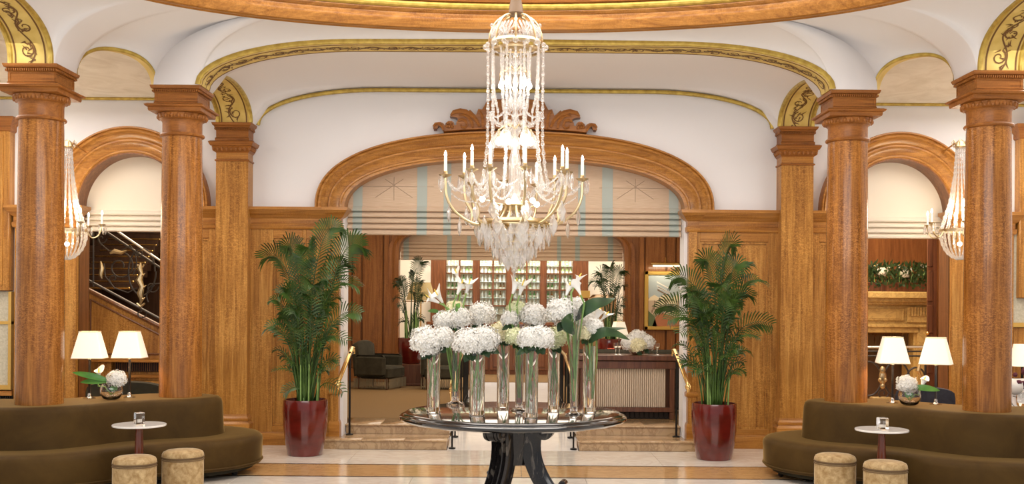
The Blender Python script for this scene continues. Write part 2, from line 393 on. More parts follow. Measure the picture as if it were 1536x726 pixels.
def arch_surround(name, c, hi, ho, ri, ro, ni, no, label, y=14.0):
    t = thing(name, label, 'arch', (c, y, 3.2))
    o = band(0, hi, ho, 0, ri, ro, ni, no, BPROF, 0, OAKH, 'moulding', t)
    # reveal lining
    pin = arch_path(0, hi, 0, ri, ni, 56)
    rs = [[(x, -0.05, z), (x, 0.32, z), (x * 0.985, 0.32, z - 0.02), (x * 0.985, -0.05, z - 0.02)] for x, z in pin]
    obj('arch_lining', MB().rings(rs), OAKD if abs(c) > 1 else OAKH, t)
    return t
ao = arch_surround('oak_arch', 0, 2.335, 2.68, 0.70, 1.04, 2.4, 2.4, 'wide carved oak arch surround over the central opening behind the chandelier')
arch_surround('oak_arch', -5.18, 0.73, 1.07, 0.73, 1.07, 2.0, 2.0, 'round oak arch surround over the staircase opening on the left')
arch_surround('oak_arch', 5.18, 0.73, 1.07, 0.73, 1.07, 2.0, 2.0, 'round oak arch surround over the fireplace opening on the right')

# carved crest on the central arch
cr = thing('carved_crest', 'carved oak crest with scrolled leaves crowning the central arch', 'carving', (0, 13.86, 4.22))
half = [(55, 305), (62, 322), (85, 320), (92, 300), (108, 285), (124, 290), (140, 325), (150, 345), (330, 330), (520, 322), (768, 318), (768, 40), (700, 48), (640, 52), (600, 55), (575, 62), (540, 72), (522, 110), (500, 145), (466, 138), (445, 195), (425, 185), (400, 158), (386, 146), (380, 156), (340, 148), (300, 144), (255, 152), (218, 172), (205, 208), (240, 212), (270, 222), (278, 235), (262, 262), (262, 285), (244, 290), (236, 262), (215, 248), (188, 250), (165, 268), (162, 300), (140, 272), (115, 260), (92, 262), (72, 288)]
def crest_pt(u, v, side):
    p = P(640 + u / 5.908, 140 + v / 5.908, 13.86); return (side * (-abs(p.x)) if u < 768 else 0.0, p.z - 4.22)
for side in (1, -1):
    poly = [crest_pt(u, v, side) for u, v in half]
    b = MB()
    cx_ = sum(p[0] for p in poly) / len(poly); cz_ = sum(p[1] for p in poly) / len(poly)
    inn = [(x + (cx_ - x) * 0.05, z + (cz_ - z) * 0.05) for x, z in poly]
    b.rings([[(x, 0.12, z) for x, z in poly], [(x, 0.0, z) for x, z in poly], [(x, -0.035, z) for x, z in inn]])
    obj('leaf_panel', b, OAKCAP, cr, 30)
    def L_(pts, r):
        q = [crest_pt(u, v, side) for u, v in pts]
        return MB().tube([(x, -0.045, z) for x, z in q], r, 6)
    for pts, r in (([(60, 300), (80, 275), (110, 272), (135, 295), (150, 330)], [.012, .02, .022, .02, .015]),
                   ([(215, 200), (240, 172), (300, 160), (350, 170), (400, 200), (440, 240), (470, 300)], [.012, .028, .035, .035, .032, .028, .02]),
                   ([(290, 200), (330, 195), (370, 215), (400, 260), (410, 310)], [.01, .02, .024, .024, .02]),
                   ([(280, 250), (310, 235), (345, 245), (360, 285), (340, 310), (310, 300), (305, 280)], [.014, .024, .024, .02, .018, .015, .01]),
                   ([(470, 160), (490, 200), (500, 250), (500, 310)], [.012, .022, .026, .02]),
                   ([(540, 85), (540, 140), (560, 210), (600, 290)], [.012, .028, .03, .02]),
                   ([(620, 70), (600, 130), (620, 200), (680, 280)], [.012, .026, .03, .02]),
                   ([(700, 60), (690, 120), (700, 200), (740, 290)], [.012, .024, .026, .02])):
        obj('carved_scroll', L_(pts, r), OAKCAP, cr)
    b = MB()
    for u, v in ((190, 270), (215, 275), (200, 300), (228, 302), (180, 295)):
        x, z = crest_pt(u, v, side); b.blob((x, -0.04, z), 0.022, seg=7, rg=5)
    obj('carved_berry', b, OAKCAP, cr)
obj('centre_boss', MB().blob((0, -0.05, 0.22), 0.16, 1, 0.35, 1.2, 14, 8), OAKCAP, cr)

# ---- wainscot (oak) between pilasters and openings
CORN = [(0.0, 2.90), (0.02, 2.905), (0.03, 2.93), (0.03, 2.97), (0.015, 2.98), (0.015, 3.05), (0.04, 3.07), (0.055, 3.09), (0.075, 3.12), (0.10, 3.15), (0.11, 3.16), (0.11, 3.20), (0.0, 3.20)]
def wainscot(name, x0, x1, label, panels, side):
    t = thing(name, label, 'panelling', ((x0 + x1) / 2, 13.9, 0))
    cx, hx = (x0 + x1) / 2, (x1 - x0) / 2
    b = MB(); b.box(x0, x1, 13.93, 13.998, 0.0, 2.93)
    obj('backing_board', b, OAK, t, world=True)
    # stiles & rails
    px = sorted(set([x0] + [v for p in panels for v in p] + [x1]))
    st = [(x0, panels[0][0])] + [(panels[i][1], panels[i + 1][0]) for i in range(len(panels) - 1)] + [(panels[-1][1], x1)]
    for a, c in st:
        if c - a > 0.01: obj('stile', MB().rbox(a, c, 13.895, 13.93, 0.0, 2.92, 0.004), OAK, t, world=True)
    for a, c in panels:
        obj('bottom_rail', MB().rbox(a, c, 13.897, 13.93, 0.15, 0.26, 0.004), OAKH, t, world=True)
        obj('top_rail', MB().rbox(a, c, 13.897, 13.93, 2.78, 2.92, 0.004), OAKH, t, world=True)
        m = 0.03
        fr = MB()
        for q in ((a, a + m, 0.26, 2.78), (c - m, c, 0.26, 2.78), (a + m, c - m, 0.26, 0.26 + m), (a + m, c - m, 2.78 - m, 2.78)):
            fr.box(q[0], q[1], 13.912, 13.93, q[2], q[3])
        obj('panel_bead', fr, OAK, t, world=True)
    obj('skirting', MB().rect(cx, 13.93, hx, 0.035, [(0.015, 0), (0.015, 0.15), (0.008, 0.17), (0.0, 0.18)]), OAKH, t, world=True)
    b = MB().rect(cx, 13.95, hx, 0.048, CORN)
    obj('cornice', b, OAKH, t, world=True, ang=30)
    return t
wainscot('wainscot_panel', -3.56, -2.42, 'oak wall panelling behind the left potted palm, beside the central opening', [(-3.24, -2.85), (-2.80, -2.60)], -1)
wainscot('wainscot_panel', 2.42, 3.56, 'oak wall panelling behind the right potted palm, beside the central opening', [(2.50, 3.42)], 1)
wainscot('wainscot_panel', -4.47, -3.96, 'narrow oak panelling between the second left column and the left pilaster', [(-4.36, -4.10)], -1)
wainscot('wainscot_panel', 3.96, 4.47, 'narrow oak panelling between the second right column and the right pilaster', [(4.10, 4.36)], 1)
wainscot('wainscot_panel', -6.72, -5.89, 'oak panelling left of the staircase opening, seen past the front left column', [(-6.6, -6.3), (-6.24, -6.02)], -1)
wainscot('wainscot_panel', 5.89, 6.72, 'oak panelling right of the fireplace opening, seen past the front right column', [(6.05, 6.24), (6.3, 6.6)], 1)
# oak return piers of the central opening and the white reveals
for s in (-1, 1):
    nm = 'left' if s < 0 else 'right'
    t = thing('jamb_pier', f'slim oak jamb pier at the {nm} edge of the central opening', 'pier', (s * 2.40, 13.9, 0))
    obj('shaft', MB().rbox(s * 2.40 - 0.055, s * 2.40 + 0.055, 13.86, 13.998, 0.0, 2.92, 0.006), OAK, t, world=True)
    obj('plinth', MB().rect(s * 2.40, 13.93, 0.06, 0.066, [(0.015, 0), (0.015, 0.30), (0.0, 0.34)]), OAKH, t, world=True)
    obj('moulding', MB().rect(s * 2.40, 13.93, 0.06, 0.066, [(0, 0.68), (0.02, 0.70), (0.02, 0.74), (0.0, 0.76)]), OAKH, t, world=True)
    obj('cornice', MB().rect(s * 2.40, 13.94, 0.06, 0.06, CORN), OAKH, t, world=True)
    struct(f'trim_{3 + s}', MB().box(min(s * 2.335, s * 2.30), max(s * 2.335, s * 2.30), 14.0, 14.34, 0.0, 3.2), PLASTER)
for i, s in enumerate((-1, 1)):   # outer reveals of the side openings
    for k, x in enumerate((5.91, 4.45)):
        xx = s * x; a = xx; b_ = xx + (0.02 * (-s if k == 0 else s))
        struct(f'trim_{10 + i * 2 + k}', MB().box(min(a, b_), max(a, b_), 13.98, 14.33, 0, 3.2), OAKD)

# ---- far outer piers, mirrors and grilles
for s in (-1, 1):
    nm = 'left' if s < 0 else 'right'
    c = s * 7.15
    t = thing('oak_pier', f'tall oak pier with moulded top at the far {nm} edge', 'pier', (c, 13.9, 0))
    obj('panel', MB().rbox(c - 0.38, c + 0.38, 13.84, 13.998, 2.05, 4.24, 0.01), OAK, t, world=True)
    obj('capital', MB().rect(c, 13.92, 0.38, 0.075, [(0, 4.18), (0.02, 4.20), (0.02, 4.26), (0.05, 4.30), (0.07, 4.34), (0.07, 4.38), (0, 4.39)]), OAKCAP, t, world=True)
    obj('bead', MB().box(c - 0.30, c + 0.30, 13.825, 13.84, 2.12, 2.15).box(c - 0.30, c + 0.30, 13.825, 13.84, 4.10, 4.13).box(c - 0.30, c - 0.27, 13.825, 13.84, 2.15, 4.10).box(c + 0.27, c + 0.30, 13.825, 13.84, 2.15, 4.10), OAK, t, world=True)
PALEP = mat('pale_textured_panel', (0.56, 0.52, 0.40), 0.6)
L(PALEP, ramp(PALEP, noise(PALEP, coords(PALEP, (1, 1, 1)), 40, 3), [(0.35, (0.50, 0.46, 0.34)), (0.65, (0.62, 0.58, 0.46))]), bsdf(PALEP).inputs['Base Color'])
t = thing('wall_hanging', 'pale gold-framed wall panel left of the front left column', 'panel', (-7.15, 13.95, 0.72))
obj('canvas', MB().box(-7.5, -6.78, 13.93, 13.99, 0.78, 2.04), PALEP, t, world=True)
f = MB(); f.box(-7.5, -6.76, 13.90, 13.99, 0.72, 0.78).box(-7.5, -6.76, 13.91, 13.99, 1.60, 1.64).box(-6.80, -6.76, 13.90, 13.99, 0.78, 2.04)
obj('frame', f, GOLDFRAME, t, world=True)
t = thing('radiator_grille', 'dark slatted radiator grille low on the far left wall', 'grille', (-7.15, 13.9, 0.25))
for i in range(26):
    x = -7.5 + i * 0.03; obj('slat', MB().box(x, x + 0.015, 13.90, 13.93, 0.34, 0.64), IRON if i else IRON, t, world=True)
obj('frame', MB().box(-7.52, -6.74, 13.88, 13.99, 0.64, 0.70).box(-7.52, -6.74, 13.88, 13.99, 0.25, 0.34).box(-7.52, -6.74, 13.95, 13.99, 0.34, 0.64), OAKH, t, world=True)
t = thing('wall_hanging', 'pale gold-framed wall panel right of the front right column', 'panel', (7.15, 13.95, 1.6))
obj('canvas', MB().box(6.70, 7.5, 13.93, 13.99, 1.72, 2.98), PALEP, t, world=True)
f = MB(); f.box(6.66, 7.5, 13.90, 13.99, 1.66, 1.72).box(6.66, 6.70, 13.90, 13.99, 1.66, 2.98)
obj('frame', f, GOLDFRAME, t, world=True)
struct('trim_5', MB().box(6.75, 7.55, 13.95, 13.998, 0.0, 1.65), OAK)
struct('trim_6', MB().box(-7.55, -6.75, 13.99, 13.999, 0.0, 2.04), OAK)
struct('trim_7', MB().box(6.70, 7.55, 13.985, 13.999, 1.65, 3.05), OAK)

# ---- side walls and the walls of the rooms beyond
struct('wall_left', MB().box(-7.8, -7.6, 3.0, 14.32, 0, 5.0), PLASTER)
struct('wall_right', MB().box(7.6, 7.8, 3.0, 14.32, 0, 5.0), PLASTER)

# ---- columns
def egg_mesh():
    b = MB(); b.blob((0, 0, 0), 0.021, 0.85, 0.8, 1.35, 8, 6); return b.mesh('egg', OAKCAP, 60)
EGG = egg_mesh()
def dart_mesh(): b = MB(); b.rings([[(-.004, 0, .024), (.004, 0, .024), (.004, .01, .024), (-.004, .01, .024)], [(-.011, -.008, -.004), (.011, -.008, -.004), (.011, .01, -.004), (-.011, .01, -.004)], [(-.003, -.004, -.026), (.003, -.004, -.026), (.003, .01, -.026), (-.003, .01, -.026)]]); return b.mesh('dart', OAKCAP)
DART = dart_mesh()
def dentils(hx, hy, z0, z1, e, n):
    b = MB()
    for s in (-1, 1):
        for i in range(n):
            x = -hx + (i + 0.25) * 2 * hx / n; b.box(x, x + hx / n, s * hy - e if s < 0 else s * hy, s * hy if s < 0 else s * hy + e, z0, z1)
            y = -hy + (i + 0.25) * 2 * hy / n; b.box(s * hx - e if s < 0 else s * hx, s * hx if s < 0 else s * hx + e, y, y + hy / n, z0, z1)
    return b
def column():
    t = thing('oak_column', 'x', 'column', (0, 0, 0))
    obj('shaft', MB().lathe([(0.232, 0), (0.234, 1.0), (0.232, 1.8), (0.226, 2.8), (0.217, 3.70), (0.214, 3.765)], seg=48), OAKCAP if 0 else OAKC, t)
    obj('astragal', MB().lathe([(0.214, 3.76), (0.238, 3.768), (0.244, 3.782), (0.238, 3.796), (0.222, 3.80)], seg=48), OAKCAP, t)
    obj('necking', MB().lathe([(0.216, 3.80), (0.216, 3.92), (0.222, 3.94), (0.236, 3.955)], seg=48), OAKCAP, t)
    cap = obj('capital', MB().lathe([(0.226, 3.945), (0.245, 3.955), (0.262, 3.98), (0.272, 4.01), (0.262, 4.02)], seg=48)
              .rect(0, 0, 0.285, 0.285, [(-0.02, 4.018), (0.0, 4.02), (0.006, 4.035), (0.006, 4.06), (0.03, 4.068), (0.04, 4.085), (0.012, 4.10), (-0.03, 4.105)])
              .rect(0, 0, 0.232, 0.232, [(0.01, 4.10), (0.01, 4.125), (0.0, 4.13), (0, 4.225), (0.006, 4.23), (0.006, 4.245), (0.014, 4.25), (0.014, 4.262), (0.034, 4.27), (0.044, 4.295), (0.044, 4.305), (0.0, 4.306)]), OAKCAP, t, ang=30)
    n = 22
    for i in range(n):
        a = 2 * pi * i / n
        e = obj('egg', EGG, None, cap); e.location = (0.262 * cos(a), 0.262 * sin(a), 3.985)
        a += pi / n
        e = obj('dart', DART, None, cap); e.location = (0.258 * cos(a), 0.258 * sin(a), 3.985); e.rotation_euler.z = a + pi / 2
    obj('dentil_course', dentils(0.246, 0.246, 4.235, 4.258, 0.018, 22), OAKCAP, t)
    fr = MB()
    for s in (-1, 1):
        for (a, b_, z0, z1) in ((-0.232, 0.232, 4.13, 4.142), (-0.232, 0.232, 4.214, 4.225), (-0.232, -0.21, 4.142, 4.214), (0.21, 0.232, 4.142, 4.214)):
            y = s * 0.232; fr.box(a, b_, min(y, y + s * .006), max(y, y + s * .006), z0, z1)
            fr.box(min(y, y + s * .006), max(y, y + s * .006), a, b_, z0, z1)
    obj('frieze_frame', fr, OAKCAP, t)
    return t
col = column()
colpos = [(-4.89, 10.67, 'front left', 'the one nearest the left edge'), (-3.75, 11.65, 'second left', 'x'), (3.75, 11.65, 'second right', 'x'), (4.89, 10.67, 'front right', 'x')]
labs = ['polished oak column nearest the left edge, rising from the left sofa', 'polished oak column at the right end of the left sofa, beside a lamp',
        'polished oak column at the left end of the right sofa, beside a lamp', 'polished oak column nearest the right edge, rising from the right sofa']
for i, (x, y, _, _) in enumerate(colpos):
    c = col if i == 0 else dup(col)
    c.location = (x, y, 0); c['label'] = labs[i]; c['group'] = 'round oak columns'
    c.rotation_euler.z = 0

# ---- pilasters
def pilaster():
    t = thing('oak_pilaster', 'x', 'pilaster', (0, 0, 0))
    obj('shaft', MB().rbox(-0.215, 0.215, -0.13, 0.13, 0.42, 3.80, 0.006), OAK, t)
    obj('base', MB().rect(0, 0, 0.215, 0.13, [(0.045, 0), (0.045, 0.20), (0.035, 0.22), (0.035, 0.24), (0.05, 0.25), (0.05, 0.30), (0.03, 0.32), (0.02, 0.335), (0.03, 0.35), (0.03, 0.375), (0.015, 0.39), (0.005, 0.42), (0, 0.43)]), OAKH, t, ang=30)
    obj('astragal', MB().rect(0, 0, 0.215, 0.13, [(0, 3.79), (0.014, 3.797), (0.014, 3.812), (0, 3.82)]), OAKCAP, t)
    obj('necking', MB().rect(0, 0, 0.212, 0.127, [(0, 3.81), (0, 3.90), (0.01, 3.92)]), OAKH, t)
    cap = obj('capital', MB().rect(0, 0, 0.215, 0.13, [(0.0, 3.905), (0.02, 3.93), (0.045, 3.975), (0.04, 3.99), (0.06, 3.995), (0.075, 4.02), (0.085, 4.045), (0.06, 4.06), (0.012, 4.065), (0.012, 4.10), (0, 4.11), (0, 4.20), (0.008, 4.21), (0.008, 4.235), (0.02, 4.24), (0.02, 4.255), (0.04, 4.27), (0.05, 4.295), (0.05, 4.304), (0, 4.305)]), OAKCAP, t, ang=30)
    for i in range(9):
        e = obj('egg', EGG, None, cap); e.location = (-0.24 + i * 0.06, -0.165, 3.955)
    for s in (-1, 1):
        for i in range(4):
            e = obj('egg', EGG, None, cap); e.location = (s * 0.25, -0.12 + i * 0.06, 3.955)
    obj('dentil_course', dentils(0.225, 0.14, 4.215, 4.236, 0.014, 20), OAKCAP, t)
    return t
pil = pilaster(); pil.location = (-3.76, 13.87, 0); pil['label'] = 'square oak pilaster against the wall, left of the left potted palm'; pil['group'] = 'square oak pilasters'
dup(pil, 'square oak pilaster against the wall, right of the right potted palm', (3.76, 13.87, 0))

# ---- vaults, arches and ceiling
ZS = EYE + 2.40
def ellq(u): return sqrt(max(0, 1 - (1 - min(u, 1)) ** 2))
def arch1(x):      # height of the big arch intrados
    d = 3.46 - abs(x); return ZS + 0.455 * ellq(d / 1.7) + 0.01 * (1 - abs(x) / 3.46)
def yzarch(y, y0, y1, rise, n=2.3):
    c = (y0 + y1) / 2; hw = (y1 - y0) / 2; u = min(1, abs(y - c) / hw)
    return ZS + rise * (1 - u ** n) ** (1 / n)
def spaced(a, b, n):   # cosine spacing
    return [(a + b) / 2 - (b - a) / 2 * cos(pi * i / n) for i in range(n + 1)]
ceil = None
def ring_pt(x, y, k=1.0):
    a = math.atan2((y - ZC) / (1.87), x / 3.88); return (3.88 * k * cos(a), ZC + 1.87 * k * sin(a))
ZR = EYE + 2.985
KR = 1.035
def loft(bnd, name='ceiling_cove'):
    n = 14; rs = []
    for (x, y, z) in bnd:
        rx, ry = ring_pt(x, y, KR); rl = []
        for i in range(n + 1):
            t = i / n; k1 = 0.62; k2 = 0.60
            p0 = Vector((x, y, z)); p3 = Vector((rx, ry, ZR)); p1 = Vector((x, y, z + (ZR - z) * k1)); p2 = Vector((rx + (x - rx) * k2, ry + (y - ry) * k2, ZR))
            rl.append(p0 * (1 - t) ** 3 + p1 * 3 * t * (1 - t) ** 2 + p2 * 3 * t * t * (1 - t) + p3 * t ** 3)
        rs.append(rl)
    b = MB(); b.rings(rs, False, False); return b
YF = 11.36
bn = []
xs = spaced(-3.46, 3.46, 60)
bn += [(x, YF, arch1(x)) for x in reversed(xs)]                       # right -> left along the far arch
bn += [(-3.50, YF, ZS), (-3.98, YF + 0.0, ZS), (-4.0, 11.5, ZS)]
def small(t):  # diagonal small arch between the two columns
    u = abs(2 * t - 1); return ZS + 0.36 * (1 - u ** 2.4) ** (1 / 2.4)
a0 = Vector((-4.02, 11.60, 0)); a1 = Vector((-4.66, 10.98, 0))
bn += [(a0.x + (a1.x - a0.x) * t, a0.y + (a1.y - a0.y) * t, small(t)) for t in [0.5 - 0.5 * cos(pi * i / 16) for i in range(17)]]
bn += [(-4.655, 10.9, ZS), (-4.655, 10.45, ZS)]
ys = spaced(7.98, 10.42, 24)
bn += [(-4.655, y, yzarch(y, 7.98, 10.42, 0.49, 2.6)) for y in reversed(ys)]
bn += [(-4.655, 7.95, ZS), (-4.655, 7.5, ZS)]
far = bn[61:]                       # left part from the far-left column to the near-left
near = [(x, 2 * ZC - y, z) for (x, y, z) in reversed(bn[:61])][::-1]
# full ring: far arch, left side, near side mirrored
bn2 = bn + [(x, 2 * ZC - y, z) for (x, y, z) in reversed(bn[61:61 + 20])] + [(x, 2 * ZC - y, z) for (x, y, z) in reversed(bn[:61])]
left = bn[61:]; leftnear = [(x, 2 * ZC - y, z) for (x, y, z) in reversed(bn[61:81])]
nearA = [(x, 2 * ZC - YF, arch1(x)) for x in xs]
right_near = [(-x, y, z) for (x, y, z) in reversed(leftnear)]
right = [(-x, y, z) for (x, y, z) in reversed(left)]
bnd = bn[:61] + left + leftnear + nearA + right_near + right
bnd.append(bnd[0])
struct('ceiling', loft(bnd), PLASTER, ang=0)
# dome above the ring
dm = MB(); seg = 72
prof = [(1.0, ZR + .25), (1.0, ZR + 0.45), (0.9, ZR + 0.8), (0.6, ZR + 1.2), (0.3, ZR + 1.35), (0.001, ZR + 1.4)]
dm.rings([[(4.0 * k * cos(2 * pi * j / seg), ZC + 1.99 * k * sin(2 * pi * j / seg), z) for j in range(seg)] for k, z in prof], False)
struct('ceiling_dome', dm, PLASTER)
t = thing('oval_ceiling_ring', 'oval moulded oak ring with a gilded inner roll around the ceiling dome', 'moulding', (0, ZC, ZR))
def oval(prof, m, name, seg=120):
    b = MB(); rs = []
    for j in range(seg + 1):
        a = 2 * pi * j / seg; nx, ny = cos(a) / 3.88, sin(a) / 1.87; l = math.hypot(nx, ny); nx /= l; ny /= l
        rs.append([(3.88 * cos(a) + nx * d, 1.87 * sin(a) + ny * d, z) for d, z in prof])
    b.rings(rs, False, True); obj(name, b, m, t, ang=30)
oval([(0.20, 0.01), (0.19, -0.02), (0.15, -0.03), (0.12, -0.02), (0.08, -0.03), (0.03, -0.04), (0.0, -0.03), (-0.02, 0.0), (-0.04, 0.03), (-0.05, 0.05), (-0.05, 0.11), (-0.07, 0.12), (-0.09, 0.14), (-0.09, 0.30), (0.2, 0.30)], OAKH, 'oak_moulding')
oval([(-0.09 + 0.042 * cos(q * pi / 5), 0.185 + 0.035 * sin(q * pi / 5)) for q in range(10)], GOLD, 'gilded_roll')
oval([(-0.08, 0.21), (-0.14, 0.22), (-0.18, 0.30), (-0.2, 0.5), (-0.05, 0.5)], OAKCAP, 'upper_moulding')

# barrel vault between the far arch and the wall
def pil_arch(y): return yzarch(y, 11.92, 13.72, 0.36, 2.2)
vb = MB(); rs = []
for y in [YF + 0.06] + spaced(11.92, 13.72, 20) + [14.0]:
    h0 = pil_arch(y) if 11.92 <= y <= 13.72 else ZS
    top = EYE + 2.875 + 0.06 * (y - YF) / 2.6
    rl = []
    for i in range(41):
        u = -1 + 2 * i / 40; x = 3.50 * u; d = 3.50 - abs(x)
        rl.append((x, y, h0 + (top - h0) * ellq(d / 1.7) ** (0.9)))
    rs.append(rl)
vb.rings(rs, False, False); struct('ceiling_vault', vb, PLASTER, ang=0)
for s in (-1, 1):
    struct('ceiling_aisle' if s < 0 else 'ceiling_aisle_right', MB().prism([(s * x, y) for x, y in ((3.96, 11.70), (4.72, 10.95), (7.8, 10.95), (7.8, 14.02), (3.96, 14.02))], EYE + 2.77, EYE + 2.80).box(min(s * 5.10, s * 7.8), max(s * 5.10, s * 7.8), 3.0, 10.95, EYE + 2.92, EYE + 2.95).box(min(s * 4.72, s * 7.8), max(s * 4.72, s * 7.8), 10.93, 10.96, EYE + 2.77, EYE + 2.95), CREAMC)
    # aisle face of the far arches
    struct('ceiling_spandrel' if s < 0 else 'ceiling_spandrel_right', (lambda b: (b.rings([[(s * 3.96, y, pil_arch(y)), (s * 3.96, y, EYE + 2.80)] for y in spaced(11.92, 13.72, 20)], False, False),
        b.box(min(s * 3.94, s * 3.98), max(s * 3.94, s * 3.98), 13.72, 14.0, ZS, EYE + 2.8), b.box(min(s * 3.94, s * 3.98), max(s * 3.94, s * 3.98), 11.66, 11.92, ZS, EYE + 2.78), b)[-1])(MB()), PLASTER)

# gilded arch bands with painted scrolls
def scroll_strip(mapf, length, width, parent, n, scale=1.0, seed=1):
    """meandering stem with curls: mapf(s, t) -> point; s along, t across (-1..1)"""
    rnd = random.Random(seed); b = MB()
    def ribbon(pts, w0, w1):
        k = len(pts); vs = []
        for i, (s_, t_) in enumerate(pts):
            s2, t2 = pts[min(i + 1, k - 1)]; s1, t1 = pts[max(i - 1, 0)]
            ds, dt = (s2 - s1), (t2 - t1) * width / 2; l = math.hypot(ds, dt) or 1
            w_ = w0 + (w1 - w0) * i / (k - 1)
            ns, nt = -dt / l * w_, ds / l * w_ / (width / 2)
            vs += [mapf(s_ + ns, t_ + nt), mapf(s_ - ns, t_ - nt)]
        b.add(vs, [(2 * i, 2 * i + 1, 2 * i + 3, 2 * i + 2) for i in range(k - 1)])
    hw = width / 2; per = length / n
    stem = [(length * i / (n * 12), 0.45 * sin(pi * i / 12)) for i in range(n * 12 + 1)]
    ribbon(stem, 0.007 * scale, 0.007 * scale)
    for k in range(n):
        sg = 1 if k % 2 == 0 else -1; c = (k + 0.5) * per
        r0 = min(per * 0.42, hw * 0.62)
        sp = []
        for i in range(15):
            a = pi * (0.9 - 2.4 * i / 14); r = r0 * (1 - 0.72 * i / 14)
            sp.append((c + r * cos(a), sg * (-0.22 + r * sin(a) / hw)))
        ribbon(sp, 0.008 * scale, 0.005 * scale)
        for q in range(11):   # leaves
            a = rnd.uniform(0, 6.28); l = rnd.uniform(0.5, 0.9) * r0; cs, ct = c + rnd.uniform(-.5, .5) * per, sg * rnd.uniform(-0.4, 0.45)
            ribbon([(cs, ct), (cs + l * .5 * cos(a), ct + l * .5 * sin(a) / hw), (cs + l * cos(a), max(-.85, min(.85, ct + l * sin(a) / hw)))], 0.009 * scale, 0.002)
    return b
def arcpts(f, ps):
    s = [0]; v = [f(p) for p in ps]
    for i in range(1, len(v)): s.append(s[-1] + (v[i] - v[i - 1]).length)
    return v, s
def along(v, s, d):
    d = max(0, min(s[-1], d))
    for i in range(1, len(s)):
        if s[i] >= d:
            k = (d - s[i - 1]) / max(1e-9, s[i] - s[i - 1]); return v[i - 1].lerp(v[i], k), (v[i] - v[i - 1]).normalized()
    return v[-1], (v[-1] - v[-2]).normalized()
# far arch : soffit band + edge rolls, in world coordinates
t = thing('gilded_arch', 'long gilded flat arch between the two far columns, painted with brown scrolls', 'arch', (0, 11.55, ZS))
Y0, Y1 = YF, 11.70
v, s = arcpts(lambda x: Vector((x, 0, arch1(x))), spaced(-3.46, 3.46, 80))
def nrm(tg): return Vector((-tg.z, 0, tg.x))
def strip(v, s, fa, cnt=120):
    rs = []
    for i in range(cnt + 1):
        p, tg = along(v, s, s[-1] * i / cnt); rs.append(fa(p, nrm(tg)))
    return rs
obj('soffit_band', MB().rings(strip(v, s, lambda p, n: [(p.x, Y0, p.z), (p.x, Y1, p.z), (p.x + n.x * .03, Y1, p.z + n.z * .03), (p.x + n.x * .03, Y0, p.z + n.z * .03)])), GOLDF, t, world=True)
obj('front_moulding', MB().rings(strip(v, s, lambda p, n: [(p.x + n.x * (.03 + .032 * cos(a)), Y0 - 0.005 + 0.016 * sin(a) - .008, p.z + n.z * (.03 + .032 * cos(a))) for a in [q * pi / 4 for q in range(8)]])), GOLD, t, world=True)
for yy in (Y0 + 0.03, Y1 - 0.02):
    obj('edge_line', MB().rings(strip(v, s, lambda p, n: [(p.x, yy, p.z - .003), (p.x, yy + .018, p.z - .003), (p.x, yy + .018, p.z + .004), (p.x, yy, p.z + .004)])), SCROLL, t, world=True)
def mf(a, b_):
    p, tg = along(v, s, a); n = nrm(tg); return (p.x - n.x * 0.004, (Y0 + Y1) / 2 + 0.01 + b_ * 0.12, p.z - n.z * 0.004)
obj('painted_scroll', scroll_strip(mf, s[-1], 0.24, None, 34, 1.0, 3), SCROLL, t, world=True, kind=None)
# thin moulding where the vault meets the wall
t = thing('gilded_moulding', 'thin gilded moulding curving along the wall under the vault', 'moulding', (0, 13.97, ZS))
vw, sw = arcpts(lambda x: Vector((x, 0, ZS + 0.01 + 0.515 * ellq((3.50 - abs(x)) / 1.7) ** 0.9)), spaced(-3.50, 3.50, 80))
obj('roll', MB().rings(strip(vw, sw, lambda p, n: [(p.x - n.x * (.028 - .028 * cos(a)), 13.955 + 0.03 * sin(a), p.z - n.z * (.028 - .028 * cos(a))) for a in [q * pi / 4 for q in range(8)]])), GOLD, t, world=True)
# aisle wall/ceiling gilded line
for sgn in (-1, 1):
    nm = 'left' if sgn < 0 else 'right'
    o = struct('trim_8' if sgn < 0 else 'trim_9', MB().tube([(sgn * 3.98, 13.97, EYE + 2.755), (sgn * 7.6, 13.97, EYE + 2.755)], 0.022, 8), GOLD)
# YZ arches : pilaster arches and aisle arches
def yz_arch(label, X, wd, y0, y1, rise, n, k, seed):
    t = thing('gilded_arch', label, 'arch', (X, (y0 + y1) / 2, ZS))
    v, s = arcpts(lambda y: Vector((0, y, yzarch(y, y0, y1, rise, n))), spaced(y0, y1, 60))
    def nn(tg): return Vector((0, -tg.z, tg.y))
    def st(fa, cnt=70):
        rs = []
        for i in range(cnt + 1):
            p, tg = along(v, s, s[-1] * i / cnt); rs.append(fa(p, nn(tg)))
        return rs
    h = wd / 2
    obj('soffit_band', MB().rings(st(lambda p, n: [(X - h, p.y, p.z), (X + h, p.y, p.z), (X + h, p.y + n.y * .03, p.z + n.z * .03), (X - h, p.y + n.y * .03, p.z + n.z * .03)])), GOLDF, t, world=True)
    for sg in (-1, 1):
        obj('edge_moulding', MB().rings(st(lambda p, n: [(X + sg * (h - 0.01 + .028 * cos(a)), p.y + n.y * .028 * sin(a), p.z + n.z * .028 * sin(a)) for a in [q * pi / 4 for q in range(8)]])), GOLD, t, world=True)
        obj('edge_line', MB().rings(st(lambda p, n: [(X + sg * (h - .065) + a, p.y + n.y * b_, p.z + n.z * b_) for a, b_ in ((-.008, -.004), (.008, -.004), (.008, .004), (-.008, .004))])), SCROLL, t, world=True)
    def mf(a, b_):
        p, tg = along(v, s, a); n = nn(tg); return (X + b_ * (h - .09), p.y - n.y * 0.004, p.z - n.z * 0.004)
    obj('painted_scroll', scroll_strip(mf, s[-1], 2 * (h - .09), None, k, 1.15, seed), SCROLL, t, world=True)
